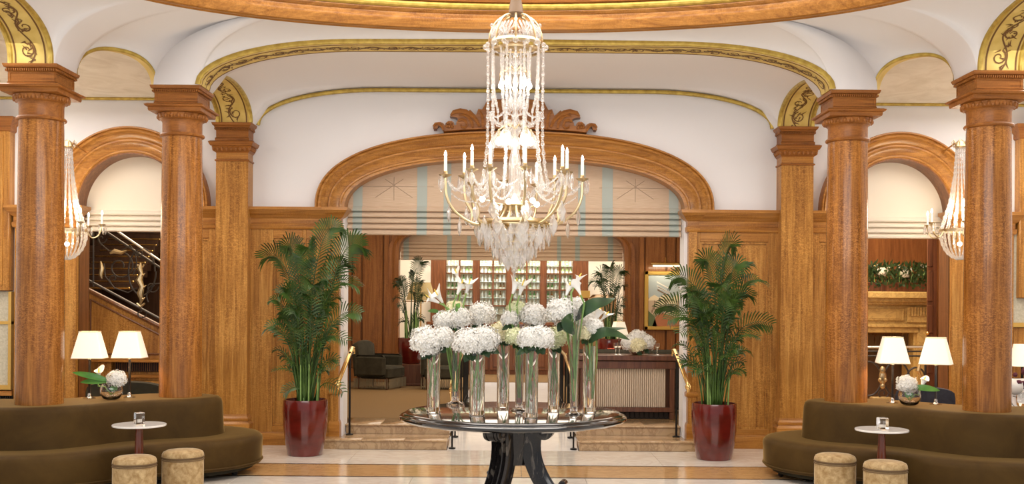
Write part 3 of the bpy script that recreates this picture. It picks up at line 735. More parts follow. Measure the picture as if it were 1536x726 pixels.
yz_arch('gilded arch from the second left column back to the left pilaster', -3.73, 0.46, 11.92, 13.72, 0.36, 2.2, 8, 5)
yz_arch('gilded arch from the second right column back to the right pilaster', 3.73, 0.46, 11.92, 13.72, 0.36, 2.2, 8, 6)
yz_arch('gilded arch springing from the front left column at the top left corner', -4.89, 0.43, 7.98, 10.42, 0.49, 2.6, 11, 8)
yz_arch('gilded arch springing from the front right column at the top right corner', 4.89, 0.43, 7.98, 10.42, 0.49, 2.6, 11, 9)
# small arches
for sgn in (-1, 1):
    nm = 'left' if sgn < 0 else 'right'
    t = thing('gilded_arch', f'small narrow gilded arch between the two {nm} columns', 'arch', (sgn * 4.34, 11.29, ZS))
    ts = [0.5 - 0.5 * cos(pi * i / 28) for i in range(29)]
    A0 = Vector((sgn * -a0.x, a0.y, 0)); A1 = Vector((sgn * -a1.x, a1.y, 0)); dr = (A1 - A0).normalized(); nb = Vector((sgn * 0.7, 0.7, 0))
    rs = []; rl = []
    for i, q in enumerate(ts):
        p = A0.lerp(A1, q); z = small(q)
        rs.append([(p.x, p.y, z), (p.x + nb.x * .14, p.y + nb.y * .14, z), (p.x + nb.x * .14, p.y + nb.y * .14, z + .02), (p.x, p.y, z + .02)])
        rl.append([(p.x + nb.x * .02 * cos(a), p.y + nb.y * .02 * cos(a), z + .022 * sin(a)) for a in [k * pi / 4 for k in range(8)]])
    obj('soffit_band', MB().rings(rs), GOLDF, t, world=True)
    obj('edge_moulding', MB().rings(rl), GOLD, t, world=True)
ORD = ['lowest', 'second', 'third', 'fourth', 'fifth', 'sixth', 'seventh', 'eighth', 'ninth', 'tenth']
# ================================================================== STEPS, RAMP, LOUNGE BEYOND
def step(name, x0, x1, y0, y1, z0, z1, label, group):
    t = thing(name, label, 'step', ((x0 + x1) / 2, y0, z0), group)
    obj('riser', MB().box(x0 + .01, x1 - .01, y0 + 0.02, y1, z0, z1 - 0.025), MARBS, t, world=True)
    n = 3 if x1 - x0 > 1 else 1; wd = (x1 - x0) / n
    for i in range(n):
        a = x0 + i * wd
        obj('tread', MB().rbox(a + .001, a + wd - .001, y0, y1, z1 - 0.025, z1, 0.006), MARBS, t, world=True)
    return t
for s in (-1, 1):
    nm = 'left' if s < 0 else 'right'
    xa, xb = (-2.55, -0.86) if s < 0 else (0.86, 2.55)
    step('stone_step', xa, xb, 13.54, 13.86, 0.0, 0.13, f'lower travertine step on the {nm} of the marble ramp', 'travertine steps')
    xc, xd = (-2.30, -0.86) if s < 0 else (0.86, 2.30)
    struct(f'floor_step_{nm}', MB().box(xc, xd, 13.86, 14.16, 0, 0.13), MARBS)
    step('stone_step', xc, xd, 14.16, 14.95, 0.13, 0.26, f'upper travertine step on the {nm} of the marble ramp', 'travertine steps')
struct('floor_lounge', MB().box(-4.2, -0.86, 14.95, 25.2, 0.0, 0.245).box(0.86, 4.2, 14.95, 25.2, 0.0, 0.245).box(-0.86, 0.86, 16.2, 25.2, 0.0, 0.245).box(-0.86, 0.86, 22.2, 25.2, 0.2, 0.255), CARPET)
for s in (-1, 1):
    o = obj('carpet', MB().box(min(s * .88, s * 4.15), max(s * .88, s * 4.15), 14.97, 22.0, 0.245, 0.26), CARPET)
    tag(o, f'tan diamond-patterned carpet on the {"left" if s < 0 else "right"} side of the raised lounge', 'carpet')
rb = MB(); rb.add([(-.86, 13.54, 0), (.86, 13.54, 0), (.86, 16.2, 0.255), (-.86, 16.2, 0.255), (-.86, 13.54, -.1), (.86, 13.54, -.1), (.86, 16.2, -.1), (-.86, 16.2, -.1)], [(0, 1, 2, 3), (0, 4, 5, 1), (3, 2, 6, 7), (1, 5, 6, 2), (0, 3, 7, 4), (4, 7, 6, 5)])
rp = struct('floor_ramp', rb, MARBC)
for i in range(4): slab(-.86, .86, 16.2 + i * 1.45, 16.2 + (i + 1) * 1.45, 0.262, MARBL, rp, t=0.016)
# lounge walls
struct('wall_lounge_left', MB().box(-4.25, -4.12, 14.32, 25.2, 0, 4.6), CREAMW)
struct('wall_lounge_right', MB().box(4.12, 4.25, 14.32, 25.2, 0, 4.6), CREAMW)
struct('ceiling_lounge', MB().box(-4.25, 4.25, 14.32, 25.2, 4.45, 4.6), CREAMW)
arched_wall('wall_lounge_back', -4.12, 4.12, 22.0, 22.25, 4.45, [(-0.05, 2.40, 3.0, 0.6, 3.0)], OAKM)
t = thing('oak_arch', 'inner oak arch moulding framing the bar opening far behind the chandelier', 'arch', (-0.05, 21.97, 0))
rs = [[(x * k, 0.0 - d, z) for k, d in ((1.0, -.02), (1.0, .04), (1.03, .06), (1.06, .03), (1.09, .05), (1.09, -.02))] for x, z in arch_path(0, 2.40, 3.0, 0.6, 3.0, 40, 0.26)]
obj('moulding', MB().rings(rs), OAKM, t, ang=30)
for s in (-1, 1):
    nm = 'left' if s < 0 else 'right'
    t = thing('oak_panelling', f'tall oak panelling at the {nm} end of the lounge, beside the bar opening', 'panelling', (s * 3.3, 21.9, 0.26))
    c0 = 2.62
    for a, b_ in ((2.66, 2.76), (3.25, 3.42), (3.95, 4.1)):
        obj('stile', MB().rbox(min(s * a, s * b_), max(s * a, s * b_), 21.93, 21.99, 0.55, 3.6, .005), OAKM, t, world=True)
    for a, b_ in ((2.76, 3.25), (3.42, 3.95)):
        obj('panel', MB().rbox(min(s * (a + .03), s * (b_ - .03)), max(s * (a + .03), s * (b_ - .03)), 21.955, 21.99, 0.62, 3.5, .012), OAKM, t, world=True)
    obj('skirting', MB().rbox(min(s * 2.5, s * 4.1), max(s * 2.5, s * 4.1), 21.90, 21.99, 0.26, 0.54, .01), OAKM, t, world=True)
# bar room
struct('wall_bar', MB().box(-4.12, 4.12, 25.15, 25.3, 0.2, 4.45), CREAMW)
t = thing('bar_cabinet', 'dark wood bar cabinet with four leaded glass windows behind the flowers', 'cabinet', (0, 24.9, 0.255))
Zb = 24.9; sb = F / Zb
def bx(px): return (px - 770.7) / sb
wz0, wz1 = 1.50, 3.06
openp = [(668, 710), (718.5, 760), (768.5, 811), (818.5, 860)]
f = MB(); edges = [646] + [v for p in openp for v in p] + [882]
for i in range(0, len(edges), 2):
    obj('post', MB().rbox(bx(edges[i]), bx(edges[i + 1]), Zb - .06, Zb + .04, 0.26, 3.3, .01), OAKB, t, world=True)
obj('lintel', MB().rbox(bx(646), bx(882), Zb - .05, Zb + .04, wz1, 3.3, .01), OAKB, t, world=True)
obj('sill', MB().rbox(bx(640), bx(888), Zb - .12, Zb + .04, wz0 - .07, wz0, .01), OAKB, t, world=True)
obj('counter', MB().rbox(bx(646), bx(882), Zb - .35, Zb + .02, 1.16, 1.22, .01), MARBTOP, t, world=True)
obj('backsplash', MB().box(bx(646), bx(882), Zb - .03, Zb, 1.22, wz0 - .07), OAKB, t, world=True)
obj('carcass', MB().box(bx(646), bx(882), Zb - .30, Zb, 0.26, 1.16), OAKB, t, world=True)
for i in range(8):
    a = bx(646) + i * (bx(882) - bx(646)) / 8; b_ = a + (bx(882) - bx(646)) / 8
    d = obj('door', MB().rbox(a + .02, b_ - .02, Zb - .33, Zb - .30, 0.36, 1.10, .006), OAKB, t, world=True)
    e = obj('raised_panel', MB().rbox(a + .09, b_ - .09, Zb - .345, Zb - .33, 0.44, 1.02, .008), OAKB, d); e.data.transform(Matrix.Translation(-Vector(chain_loc(d))))
    h = obj('knob', MB().blob((b_ - .05, Zb - .345, .75), .014), BRASS, None); h.parent = d; h.data.transform(Matrix.Translation(-Vector(chain_loc(d))))
obj('cabinet_back', MB().box(bx(660), bx(868), Zb + .34, Zb + .36, wz0, wz1), mat('cabinet_back', (0.80, 0.80, 0.80), 0.3, emit=(.95, .97, 1.0), estr=4.5), t, world=True)  # emission added to the back board so the panes look bright
struct('trim_20', MB().box(bx(655), bx(873), Zb + .05, Zb + .2, wz1, wz1 + .1), OAKB)
PANEG = mat('leaded_pane', (0.9, 0.95, 0.92), 0.02, trans=1.0, ior=1.1)
for (a, b_) in openp:
    xa, xb = bx(a), bx(b_); xm = (xa + xb) / 2
    wn = obj('window', MB().box(xm - .022, xm + .022, Zb - .02, Zb + .02, wz0, wz1).box(xa, xa + .02, Zb - .02, Zb + .02, wz0, wz1).box(xb - .02, xb, Zb - .02, Zb + .02, wz0, wz1), OAKB, t, world=True)
    for r in range(1, 4):
        z = wz0 + r * (wz1 - wz0) / 4
        q = obj('glazing_bar', MB().box(xa, xb, Zb - .018, Zb + .018, z - .014, z + .014), OAKB, None); q.parent = wn; q.data.transform(Matrix.Translation(-Vector(chain_loc(wn))))
    for r in range(4):
        for cI in range(2):
            x0_, x1_ = (xa + .02, xm - .022) if cI == 0 else (xm + .022, xb - .02)
            z0_ = wz0 + r * (wz1 - wz0) / 4 + .014; z1_ = wz0 + (r + 1) * (wz1 - wz0) / 4 - .014
            q = obj('pane', MB().box(x0_, x1_, Zb - .003, Zb + .001, z0_, z1_), PANEG, None); q.parent = wn; q.data.transform(Matrix.Translation(-Vector(chain_loc(wn))))
for r in range(8):
    z = wz0 + r * (wz1 - wz0) / 8
    if r: obj('shelf', MB().box(bx(662), bx(866), Zb + .13, Zb + .33, z - .008, z), mat('glass_shelf', (.75, .8, .8), .1) if r == 1 else bpy.data.materials['glass_shelf'], t, world=True)
for i, (a, b_) in enumerate(openp):
    light('cabinet_fill_light', 'AREA', ((bx(a) + bx(b_)) / 2, Zb + .05, wz1 - .01), 34, (1, .97, .93), .6, .05, rot=(radians(12), 0, 0))  # added fill under the lintel to brighten bottle fronts, no fixture modelled
def bottle(c, lab):
    h = .165
    b = MB().lathe([(.001, 0), (.026, 0), (.028, .01), (.028, .085), (.012, .115), (.010, .15), (.012, .155), (.012, .165), (.001, .165)], seg=8)
    o = obj('bottle', b, c); obj('bottle_label', MB().lathe([(.0288, .02), (.0288, .065)], seg=8, caps=False), lab, o); return o
LABW = mat('paper_label', (.85, .82, .74), .6)
bm = [mat('green_bottle', (.10, .25, .06), .1), mat('clear_bottle', (.80, .84, .82), .1), mat('amber_bottle', (.22, .10, .03), .1), mat('pale_green_bottle', (.25, .38, .12), .1)]
bnames = ['green glass', 'clear glass', 'amber glass', 'pale green glass']
wn_ = ['leftmost', 'second from left', 'third from left', 'rightmost']
SH = ['lowest', 'second lowest', 'third lowest', 'fourth lowest', 'fourth highest', 'third highest', 'second highest', 'highest']
protos = [bottle(m, LABW) for m in bm]
used_p = [False] * 4
rnd = random.Random(3)
for wi, (a, b_) in enumerate(openp):
    for r in range(8):
        for k in range(7):
            x = bx(a) + .05 + (bx(b_) - bx(a) - .1) * (k + .2 + rnd.uniform(-.1, .1)) / 6.4
            if r < 2 and k % 2: continue
            ty = rnd.choice([0, 0, 1, 1, 1, 2, 3]) if r >= 3 else 1
            kk = (k // 2 if r < 2 else k); lab = f'{bnames[ty]} bottle, {SH[r]} shelf behind {wn_[wi]} bar window, {(["first"] + ORD[1:])[kk]} from left'
            o = protos[ty] if not used_p[ty] else dup(protos[ty]); used_p[ty] = True
            o.location = (x, Zb + .18, wz0 + r * (wz1 - wz0) / 8 + .001); tag(o, lab, 'bottle', f'{bnames[ty]} bottles in the {wn_[wi]} bar window')
for ty in range(4):
    if not used_p[ty]: bpy.data.objects.remove(protos[ty])

# ---- roman blinds
def blind(name, label, c, hw, y, zb, ztop, arch, folds, fold_h, stripes, loc_mat=BLIND, seams=True, sd=1.0):
    t = thing(name, label, 'blind', (c, y, zb))
    # folded lower part
    prof = [(0, 0)]
    zf = zb + folds * fold_h
    pr = []
    for i in range(folds):
        z0 = zb + i * fold_h
        pr += [(0.0, z0), (-.055 * sd, z0 + fold_h * .10), (-.06 * sd, z0 + fold_h * .35), (-.03 * sd, z0 + fold_h * .75), (0.0, z0 + fold_h * .97)]
    pr.append((0, zf))
    def foldprof(x0, x1, off):
        b = MB(); b.rings([[(x, y + dd - off, z) for dd, z in pr] + [(x, y + .02, zf), (x, y + .02, zb)] for x in (x0, x1)]); return b
    for i in range(folds):
        seg_ = pr[i * 5:(i + 1) * 5 + 1]
        b = MB(); b.rings([[(x, y + dd, z) for dd, z in seg_] + [(x, y + .02, seg_[-1][1]), (x, y + .02, seg_[0][1])] for x in (c - hw, c + hw)])
        obj('fold', b, loc_mat, t, world=True)
    # flat upper part to the arch
    b = MB(); xs_ = [c - hw * cos(pi * i / 40) for i in range(41)]
    b.rings([[(x, y, zf), (x, y, arch(x)), (x, y + .01, arch(x)), (x, y + .01, zf)] for x in xs_])
    obj('upper_cloth', b, loc_mat, t, world=True)
    for (sx0, sx1) in stripes:
        f = MB(); f.rings([[(x, y + dd - .004, z) for dd, z in pr] for x in (sx0, sx1)], False, False)
        xx = (sx0 + sx1) / 2
        f.add([(sx0, y - .004, zf), (sx1, y - .004, zf), (sx1, y - .004, arch(sx1)), (sx0, y - .004, arch(sx0))], [(0, 1, 2, 3)])
        q = obj('aqua_stripe', f, BLINDA, t, world=True)
    return t, zf
def oa(x): return 3.2 + 0.70 * max(0, 1 - min(1, abs(x) / 2.30) ** 2.4) ** (1 / 2.4) + .0
S1 = [(-2.185, -2.06), (-1.32, -1.185), (-.96, -.86), (0.86, 0.96), (1.185, 1.33), (2.09, 2.22)]
yb1 = 14.22; f1 = F / yb1
t, zf = blind('roman_blind', 'wide beige roman blind with aqua stripes filling the central arch', 0, 2.29, yb1, EYE + (458 - 354) / f1, 4, oa, 5, .080, [(a * yb1 / 14, b_ * yb1 / 14) for a, b_ in S1])
sm = MB()
def seam(x0, z0, x1, z1):
    sm.tube([(x0, yb1 - .001, z0), (x1, yb1 - .001, z1)], .004, 4)
zc_ = zf + .27
for c in (-1.66, 0.0, 1.66):
    seam(c - .5 if c else -.8, zc_, c + .55 if c else .8, zc_)
    for a in (45, 135, 90):
        l = .30 if a == 90 else .36; dx, dz = cos(radians(a)) * l, sin(radians(a)) * l * (.8 if a != 90 else .85)
        if oa(c + dx) > zc_ + dz + .02 and oa(c - dx) > zc_ + dz: seam(c - dx, zc_ - dz * .75, c + dx, zc_ + dz)
        else: seam(c - dx, zc_ - dz * .75, c + dx * .5, zc_ + dz * .5)
obj('seam', sm, BLINDS, t, world=True)
yb2 = 22.35; f2 = F / yb2
blind('roman_blind', 'smaller beige roman blind in the inner opening above the bar', -0.05, 2.40, yb2, EYE + (458 - 391) / f2, 4, lambda x: 4.0, 5, .085, [((a - 770.7) / f2, (b_ - 770.7) / f2) for a, b_ in ((605, 613), (670, 677), (700, 706), (835, 841), (862, 869), (911, 919))], sd=.8)
for s in (-1, 1):
    nm = ('left', 'staircase') if s < 0 else ('right', 'fireplace')
    def sa(x, s=s): return 3.2 + .72 * sqrt(max(0, 1 - min(1, abs(x - s * 5.18) / .725) ** 2))
    blind('roman_blind', f'cream roman blind in the {nm[0]} arch above the {nm[1]}', s * 5.18, .72, 14.24, EYE + (458 - (352 if s < 0 else 354)) / (F / 14.24), 4, sa, 4, .075, [], BLINDC)

# ================================================================== STAIRCASE behind the left arch
ZSt = 15.1
def Pz(px, py, Z=ZSt): v = P(px, py, Z); return (v.x, v.z)
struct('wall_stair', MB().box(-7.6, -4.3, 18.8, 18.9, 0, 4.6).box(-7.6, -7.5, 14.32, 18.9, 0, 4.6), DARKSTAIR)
struct('ceiling_stair', MB().box(-7.6, -4.3, 14.32, 18.9, 4.5, 4.6).box(4.3, 7.6, 14.32, 18.9, 4.5, 4.6), CREAMW)
t = thing('stair_panelling', 'oak triangular stair panelling below the iron banister, left arch', 'panelling', (-5.3, ZSt, 0))
tri = [Pz(118, 428), Pz(300, 521), Pz(300, 640), Pz(118, 640)]
obj('panel_board', MB().prism_y(tri, ZSt, ZSt + .06), OAK, t, world=True)
inn = [Pz(138, 452), Pz(236, 505), Pz(236, 520), Pz(138, 520)]
b = MB(); b.tube([(x, ZSt - .005, z) for x, z in [Pz(136, 449), Pz(280, 523), Pz(280, 531), Pz(136, 531), Pz(136, 449)]], .016, 6); obj('panel_bead', b, OAKD, t, world=True)
obj('stringer_cap', MB().tube([(x, ZSt - .01, z) for x, z in [Pz(110, 423.5), Pz(300, 520)]], .035, 8), OAKD, t, world=True)
z540 = EYE - (540 - 458 + 4) / (F / 14.9)
obj('ledge', MB().rbox(-6.1, -4.4, 14.78, 15.1, z540 - .03, z540, .006), OAKH, t, world=True)
vent = obj('vent', MB().box(-5.75, -4.4, 14.93, 14.96, z540 - .17, z540 - .03), IRON, t, world=True)
vb_ = MB()
for i in range(44): vb_.box(-5.75 + i * .031, -5.75 + i * .031 + .008, 14.92, 14.93, z540 - .165, z540 - .04)
obj('vent_bars', vb_, OAKD, t, world=True)
obj('dado', MB().rbox(-6.1, -4.4, 14.96, 15.09, 0, z540 - .17, .006), OAK, t, world=True)
for a, b_ in ((-5.95, -5.55), (-5.5, -4.5)):
    obj('dado_panel', MB().rbox(a, b_, 14.935, 14.96, .25, z540 - .30, .012), OAK, t, world=True)
obj('dado_rail', MB().rbox(-6.1, -4.4, 14.92, 14.96, z540 - .26, z540 - .21, .006), OAKH, t, world=True)
obj('dado_post', MB().rbox(-6.0, -5.80, 14.90, 14.96, .1, z540 - .03, .01), OAK, t, world=True)
# stairs going up behind
ORD = ['lowest', 'second', 'third', 'fourth', 'fifth', 'sixth', 'seventh', 'eighth', 'ninth', 'tenth']
for i in range(9):
    v = P(130, 424 - i * 10.0, 17.2); z = v.z
    st = thing('stair_step', f'dark stair step with a brass rod behind the banister, {ORD[i]} from the bottom', 'stair', (-6.2, 16.9 + i * .1, z), 'carpeted stairs behind the banister')
    obj('tread', MB().rbox(-7.4, -6.26, 16.9 + i * .18, 17.3 + i * .18, z - .12, z, .01), DARKSTAIR, st, world=True)
    obj('stair_rod', MB().tube([(-7.2, 16.885 + i * .18, z - .09), (-6.30, 16.885 + i * .18, z - .09)], .016, 6), BRASS, st, world=True)
    obj('rod_end', MB().blob((-6.29, 16.885 + i * .18, z - .09), .02), BRASS, st, world=True)
def tubepx(pts, Z, r, seg=6, b=None):
    b = b or MB(); return b.tube([P(x, y, Z) for x, y in pts], r, seg)
def spiral(cx, cy, r0, r1, a0, a1, n=22, sy=1.0): return [(cx + (r0 + (r1 - r0) * i / n) * cos(a0 + (a1 - a0) * i / n), cy + sy * (r0 + (r1 - r0) * i / n) * sin(a0 + (a1 - a0) * i / n)) for i in range(n + 1)]
Zr = 14.95
t = thing('iron_banister', 'wrought-iron stair banister with gilded leaves, behind the left column gap', 'banister', (-5.3, Zr, 1.9))
obj('handrail', tubepx([(140, 322), (260, 405)], Zr, .016, 8), CHROME, t, world=True)
obj('handrail', tubepx([(140, 335), (260, 415)], Zr, .018, 8), WIRON, t, world=True)
obj('bottom_rail', tubepx([(128, 418), (262, 490)], Zr, .018, 8), WIRON, t, world=True)
for x, y0, y1 in ((131, 340, 430), (140, 336, 430)): obj('baluster', tubepx([(x, y0), (x, y1)], Zr, .012), WIRON, t, world=True)
for pts, r in ((spiral(180, 400, 24, 5, -2.2, 6.5), .012), (spiral(152, 358, 8, 2, 0, 6), .009), (spiral(213, 407, 21, 19.5, 0, 6.28, sy=1.75), .012),
               ([(145, 350), (150, 365), (163, 376), (180, 377), (195, 368)], .010), ([(156, 395), (158, 415), (172, 432), (192, 439), (205, 432)], .010),
               (spiral(211, 380, 7, 2, 1, 7), .009), (spiral(240, 440, 22, 8, 2.5, 6.5), .011), (spiral(212, 470, 8, 3, 0, 5), .009), ([(195, 368), (203, 378), (205, 395), (200, 412)], .010), (spiral(228, 430, 10, 3, 0, 6), .009), (spiral(170, 418, 7, 2, 2, 8), .009)):
    obj('iron_scroll', tubepx(pts, Zr, r), WIRON, t, world=True)
def gilded(pts, rr, name='gilded_leaf'): obj(name, MB().tube([P(x, y, Zr - .03) for x, y in pts], [q / 105 for q in rr], 7), GILT, t, world=True)
gilded([(211, 394), (209, 402), (212, 410), (208, 420), (213, 430), (210, 440), (212, 450), (210, 458)], [1, 4, 2.5, 5, 3.5, 5, 2.5, 1])
for dx, dy in ((-3, 402), (4, 410), (-4, 420), (5, 428), (-3, 438), (4, 446)): gilded([(211, dy), (211 + dx, dy + 3), (211 + dx * 1.7, dy)], [1.5, 2, .5])
gilded([(206, 397), (208, 401)], [1.5, 1]); gilded([(216, 397), (214, 401)], [1.5, 1]); gilded([(205, 455), (211, 460), (217, 455)], [1.5, 2, 1.5])
gilded([(165, 380), (172, 377), (182, 379), (190, 376)], [1.5, 4, 3, 1]); gilded([(151, 392), (153, 402), (151, 412), (153, 418)], [1, 3, 3, 1])

# ================================================================== FIREPLACE behind the right arch
Zf = 17.5
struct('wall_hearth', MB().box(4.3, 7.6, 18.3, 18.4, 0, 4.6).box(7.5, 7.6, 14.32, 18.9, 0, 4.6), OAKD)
t = thing('fireplace', 'carved golden stone fireplace beyond the right arch', 'fireplace', P(1345, 560, Zf))
def fb(name, x0, x1, y0, y1, d0, d1, m=STONE, bev=.01):
    a = P(x0, y1, Zf - d1); c = P(x1, y0, Zf - d1)
    return obj(name, MB().rbox(a.x, c.x, Zf - d1, Zf - d0, a.z, c.z, bev), m, t, world=True)
fb('mantel_shelf', 1290, 1402, 438, 447, -.4, .45); fb('shelf_moulding', 1292, 1400, 447, 453, -.4, .36); fb('cornice', 1294, 1398, 453, 457, -.4, .28)
fb('frieze', 1294, 1398, 457, 487, -.4, .18); fb('frieze_panel', 1296, 1357, 463, 481, .17, .22); fb('frieze_field', 1299, 1353, 466, 478, .21, .23, STONE, .004)
fb('frieze_panel', 1361, 1394, 460, 484, .17, .22)
for i in range(7): fb('flute', 1363 + i * 4.3, 1366 + i * 4.3, 461, 474, .21, .245, STONE, .003)
fb('architrave', 1294, 1398, 487, 491, -.4, .24); fb('lintel', 1294, 1380, 491, 499, -.4, .20)
fb('jamb', 1376, 1398, 487, 600, -.4, .20); fb('inner_bead', 1370, 1376, 497, 600, -.4, .14)
obj('firebox', MB().box(P(1280, 0, Zf).x, P(1374, 0, Zf).x, Zf + .45, Zf + .5, 0, P(0, 497, Zf).z), mat('firebrick', (.10, .055, .03), .9), t, world=True)
b = MB(); rnd = random.Random(2)
for k in range(90):
    x = 1298 + k * .8; zz = 500 + rnd.uniform(0, 5); b.tube([P(x, 526, Zf + .1), P(x + rnd.uniform(-4, 4), zz, Zf + .1)], .009, 4)
obj('fire_screen', b, mat('fire_screen_bronze', (.16, .10, .05), .5, .5), t, world=True, kind='stuff')
t = thing('planter_box', 'dark planter box on the fireplace mantel holding foliage and hydrangeas', 'planter', P(1345, 438, Zf - .1))
a = P(1296, 438, Zf - .2); c = P(1396, 424, Zf - .2)
obj('box', MB().rbox(a.x, c.x, Zf - .32, Zf + .1, a.z, c.z, .01), WALN, t, world=True)
b = MB()
for k in range(900):
    x = rnd.uniform(1296, 1394); y = rnd.uniform(398, 434); p = P(x, y, Zf - rnd.uniform(.05, .42)); q = p + Vector((rnd.uniform(-.07, .07), rnd.uniform(-.05, .03), rnd.uniform(-.02, .12)))
    w_ = (q - p).cross(Vector((0, 1, 0))).normalized() * .018; b.add([p, (p + q) / 2 + w_, q, (p + q) / 2 - w_], [(0, 1, 2, 3)])
obj('foliage', b, PALM2, t, world=True, kind='stuff')
DOORW = [('dark_door', 1390, 1404)]
t = thing('panelled_door', 'dark narrow panelled door leaf right of the fireplace', 'door', P(1398, 520, 16.5))
a = P(1389, 560, 16.5); c = P(1404, 340, 16.5)
obj('leaf', MB().rbox(a.x, c.x, 16.45, 16.5, 0.0, c.z, .006), WALN, t, world=True)
for y0, y1 in ((345, 400), (406, 452), (458, 500), (508, 560)):
    q0, q1 = P(1392, y1, 16.4), P(1401, y0, 16.4); obj('panel', MB().rbox(q0.x, q1.x, 16.43, 16.45, q0.z, q1.z, .01), WALN, t, world=True)
obj('knob', MB().blob(P(1391.5, 500, 16.38), .03), BRASS, t, world=True)
t = thing('iron_balustrade', 'black iron balustrade with ringed scrolls in front of the fireplace', 'balustrade', P(1345, 605, 14.9))
Zr = 14.9
obj('handrail', tubepx([(1290, 520.5), (1392, 520.5)], Zr, .018, 8), CHROME, t, world=True); obj('rail', tubepx([(1290, 527), (1392, 527)], Zr, .014, 6), WIRON, t, world=True); obj('rail', tubepx([(1290, 534), (1392, 534)], Zr, .014, 6), WIRON, t, world=True)
obj('bottom_rail', tubepx([(1290, 602), (1392, 602)], Zr, .018, 6), WIRON, t, world=True)
for cx in (1303, 1345, 1374): obj('iron_ring', tubepx(spiral(cx, 568, 19 if cx != 1374 else 14, 19 if cx != 1374 else 14, 0, 6.283, sy=1.35 if cx != 1374 else 1.2), Zr, .014), WIRON, t, world=True)
for cx in (1324, 1360): obj('iron_scroll', tubepx(spiral(cx, 590, 9, 2, 0, 7), Zr, .010), WIRON, t, world=True)
for cx in (1296, 1388): obj('baluster', tubepx([(cx, 520), (cx, 602)], Zr, .014), WIRON, t, world=True)
for cx, cy in ((1324, 566),):
    obj('gilded_mask', MB().blob(P(cx, cy, Zr - .03), .07, .8, .5, 1.6, 10, 8).blob(P(cx, cy - 11, Zr - .05), .045, 1, .6, 1.2).blob(P(cx - 4, cy + 4, Zr - .06), .03).blob(P(cx + 4, cy + 4, Zr - .06), .03).blob(P(cx, cy + 13, Zr - .05), .04, 1, .6, 1), GILT, t, world=True)
obj('gilded_leaf', MB().tube([P(1380, 545, Zr - .02), P(1377, 556, Zr - .04), P(1382, 566, Zr - .02)], [.01, .035, .01], 7), GILT, t, world=True)
obj('base_block', MB().rbox(P(1312, 0, Zr).x, P(1340, 0, Zr).x, Zr - .05, Zr + .1, P(0, 604, Zr).z - .01, P(0, 586, Zr).z, .01), STONE, t, world=True)
# ================================================================== SOFAS
def catmull(pts, n=8, closed=True):
    out = []; k = len(pts)
    for i in range(k if closed else k - 1):
        p0, p1, p2, p3 = (Vector(pts[(i + d) % k]) if closed else Vector(pts[max(0, min(k - 1, i + d))]) for d in (-1, 0, 1, 2))
        for j in range(n):
            t = j / n
            out.append(0.5 * ((2 * p1) + (p2 - p0) * t + (2 * p0 - 5 * p1 + 4 * p2 - p3) * t * t + (3 * p1 - p0 - 3 * p2 + p3) * t ** 3))
    if not closed: out.append(Vector(pts[-1]))
    return out
def offset(c, d):
    n = len(c); o = []
    for i in range(n):
        t = (c[(i + 1) % n] - c[i - 1]); t = t.normalized() if t.length else Vector((1, 0)); o.append(Vector((c[i].x + t.y * d, c[i].y - t.x * d)))
    return o
def resample(c, n):
    L_ = [0]
    for i in range(len(c)): L_.append(L_[-1] + (c[(i + 1) % len(c)] - c[i]).length)
    out = []; j = 0
    for k in range(n):
        d = L_[-1] * k / n
        while L_[j + 1] < d: j += 1
        f = (d - L_[j]) / max(1e-9, L_[j + 1] - L_[j]); out.append(c[j].lerp(c[(j + 1) % len(c)], f))
    return out
def smooth(c, it=4):
    for _ in range(it): c = [(c[i - 1] + c[i] * 2 + c[(i + 1) % len(c)]) / 4 for i in range(len(c))]
    return c
def loftplan(c, prof):   # prof: (outward offset, z)
    rs = []
    for d, z in prof:
        q = offset(c, d) if d else c
        rs.append([(p.x, p.y, z) for p in q])
    return MB().rings(rs)
# left sofa plan, counter-clockwise seen from above (x, y)
BACK = [(-6.6, 10.62), (-6.1, 10.40), (-5.6, 10.24), (-5.1, 10.18), (-4.65, 10.27), (-4.35, 10.58), (-4.12, 10.92), (-3.8, 11.16), (-3.5, 11.30), (-3.33, 11.52), (-3.32, 11.80), (-3.48, 12.02), (-3.8, 12.12),
        (-4.25, 12.02), (-4.6, 11.70), (-4.95, 11.35), (-5.5, 11.25), (-6.1, 11.4), (-6.6, 11.5), (-6.85, 11.05)]
def make_sofa(s, label):
    pts = [(s * -x, y) for x, y in BACK]
    if s > 0: pts = pts[::-1]
    c = resample(smooth(catmull([Vector(p) for p in pts], 10), 2), 150)
    if s > 0: pass
    t = thing('serpentine_sofa', label, 'sofa', (s * 4.6, 11.0, 0))
    o1 = smooth(resample(offset(c, 0.47), 150), 10)
    obj('plinth', loftplan(offset(o1, -.10), [(0, .055), (0, .12)]), VELVG, t, world=True)
    obj('seat', loftplan(o1, [(-.05, .10), (-.015, .105), (-.0, .13), (-.012, .145), (-.004, .16), (0, .30), (0.005, .36), (-.004, .395), (-.03, .42), (-.08, .432), (-.16, .436)]), VELV, t, world=True, ang=80)
    obj('seat_piping', MB().tube([(p.x, p.y, .135) for p in offset(o1, .002)] + [(o1[0].x, o1[0].y, .135)], .008, 6), VELV, t, world=True)
    obj('backrest', loftplan(c, [(.03, .42), (.02, .5), (0.01, .70), (0.004, .78), (-.01, .825), (-.035, .845), (-.07, .852), (-.12, .853)]), VELV, t, world=True, ang=80)
    ft = offset(o1, -.16)
    for k in range(0, 150, 15):
        p = ft[k]; obj('castor', MB().blob((p.x, p.y, .034), .034, seg=10, rg=6).lathe([(.012, .05), (.012, .10)], (p.x, p.y, 0), 8), IRON, t, world=True)
    return t, c, o1
sofaL, cL, oL = make_sofa(-1, 'olive velvet serpentine sofa on the left, curving around two columns')
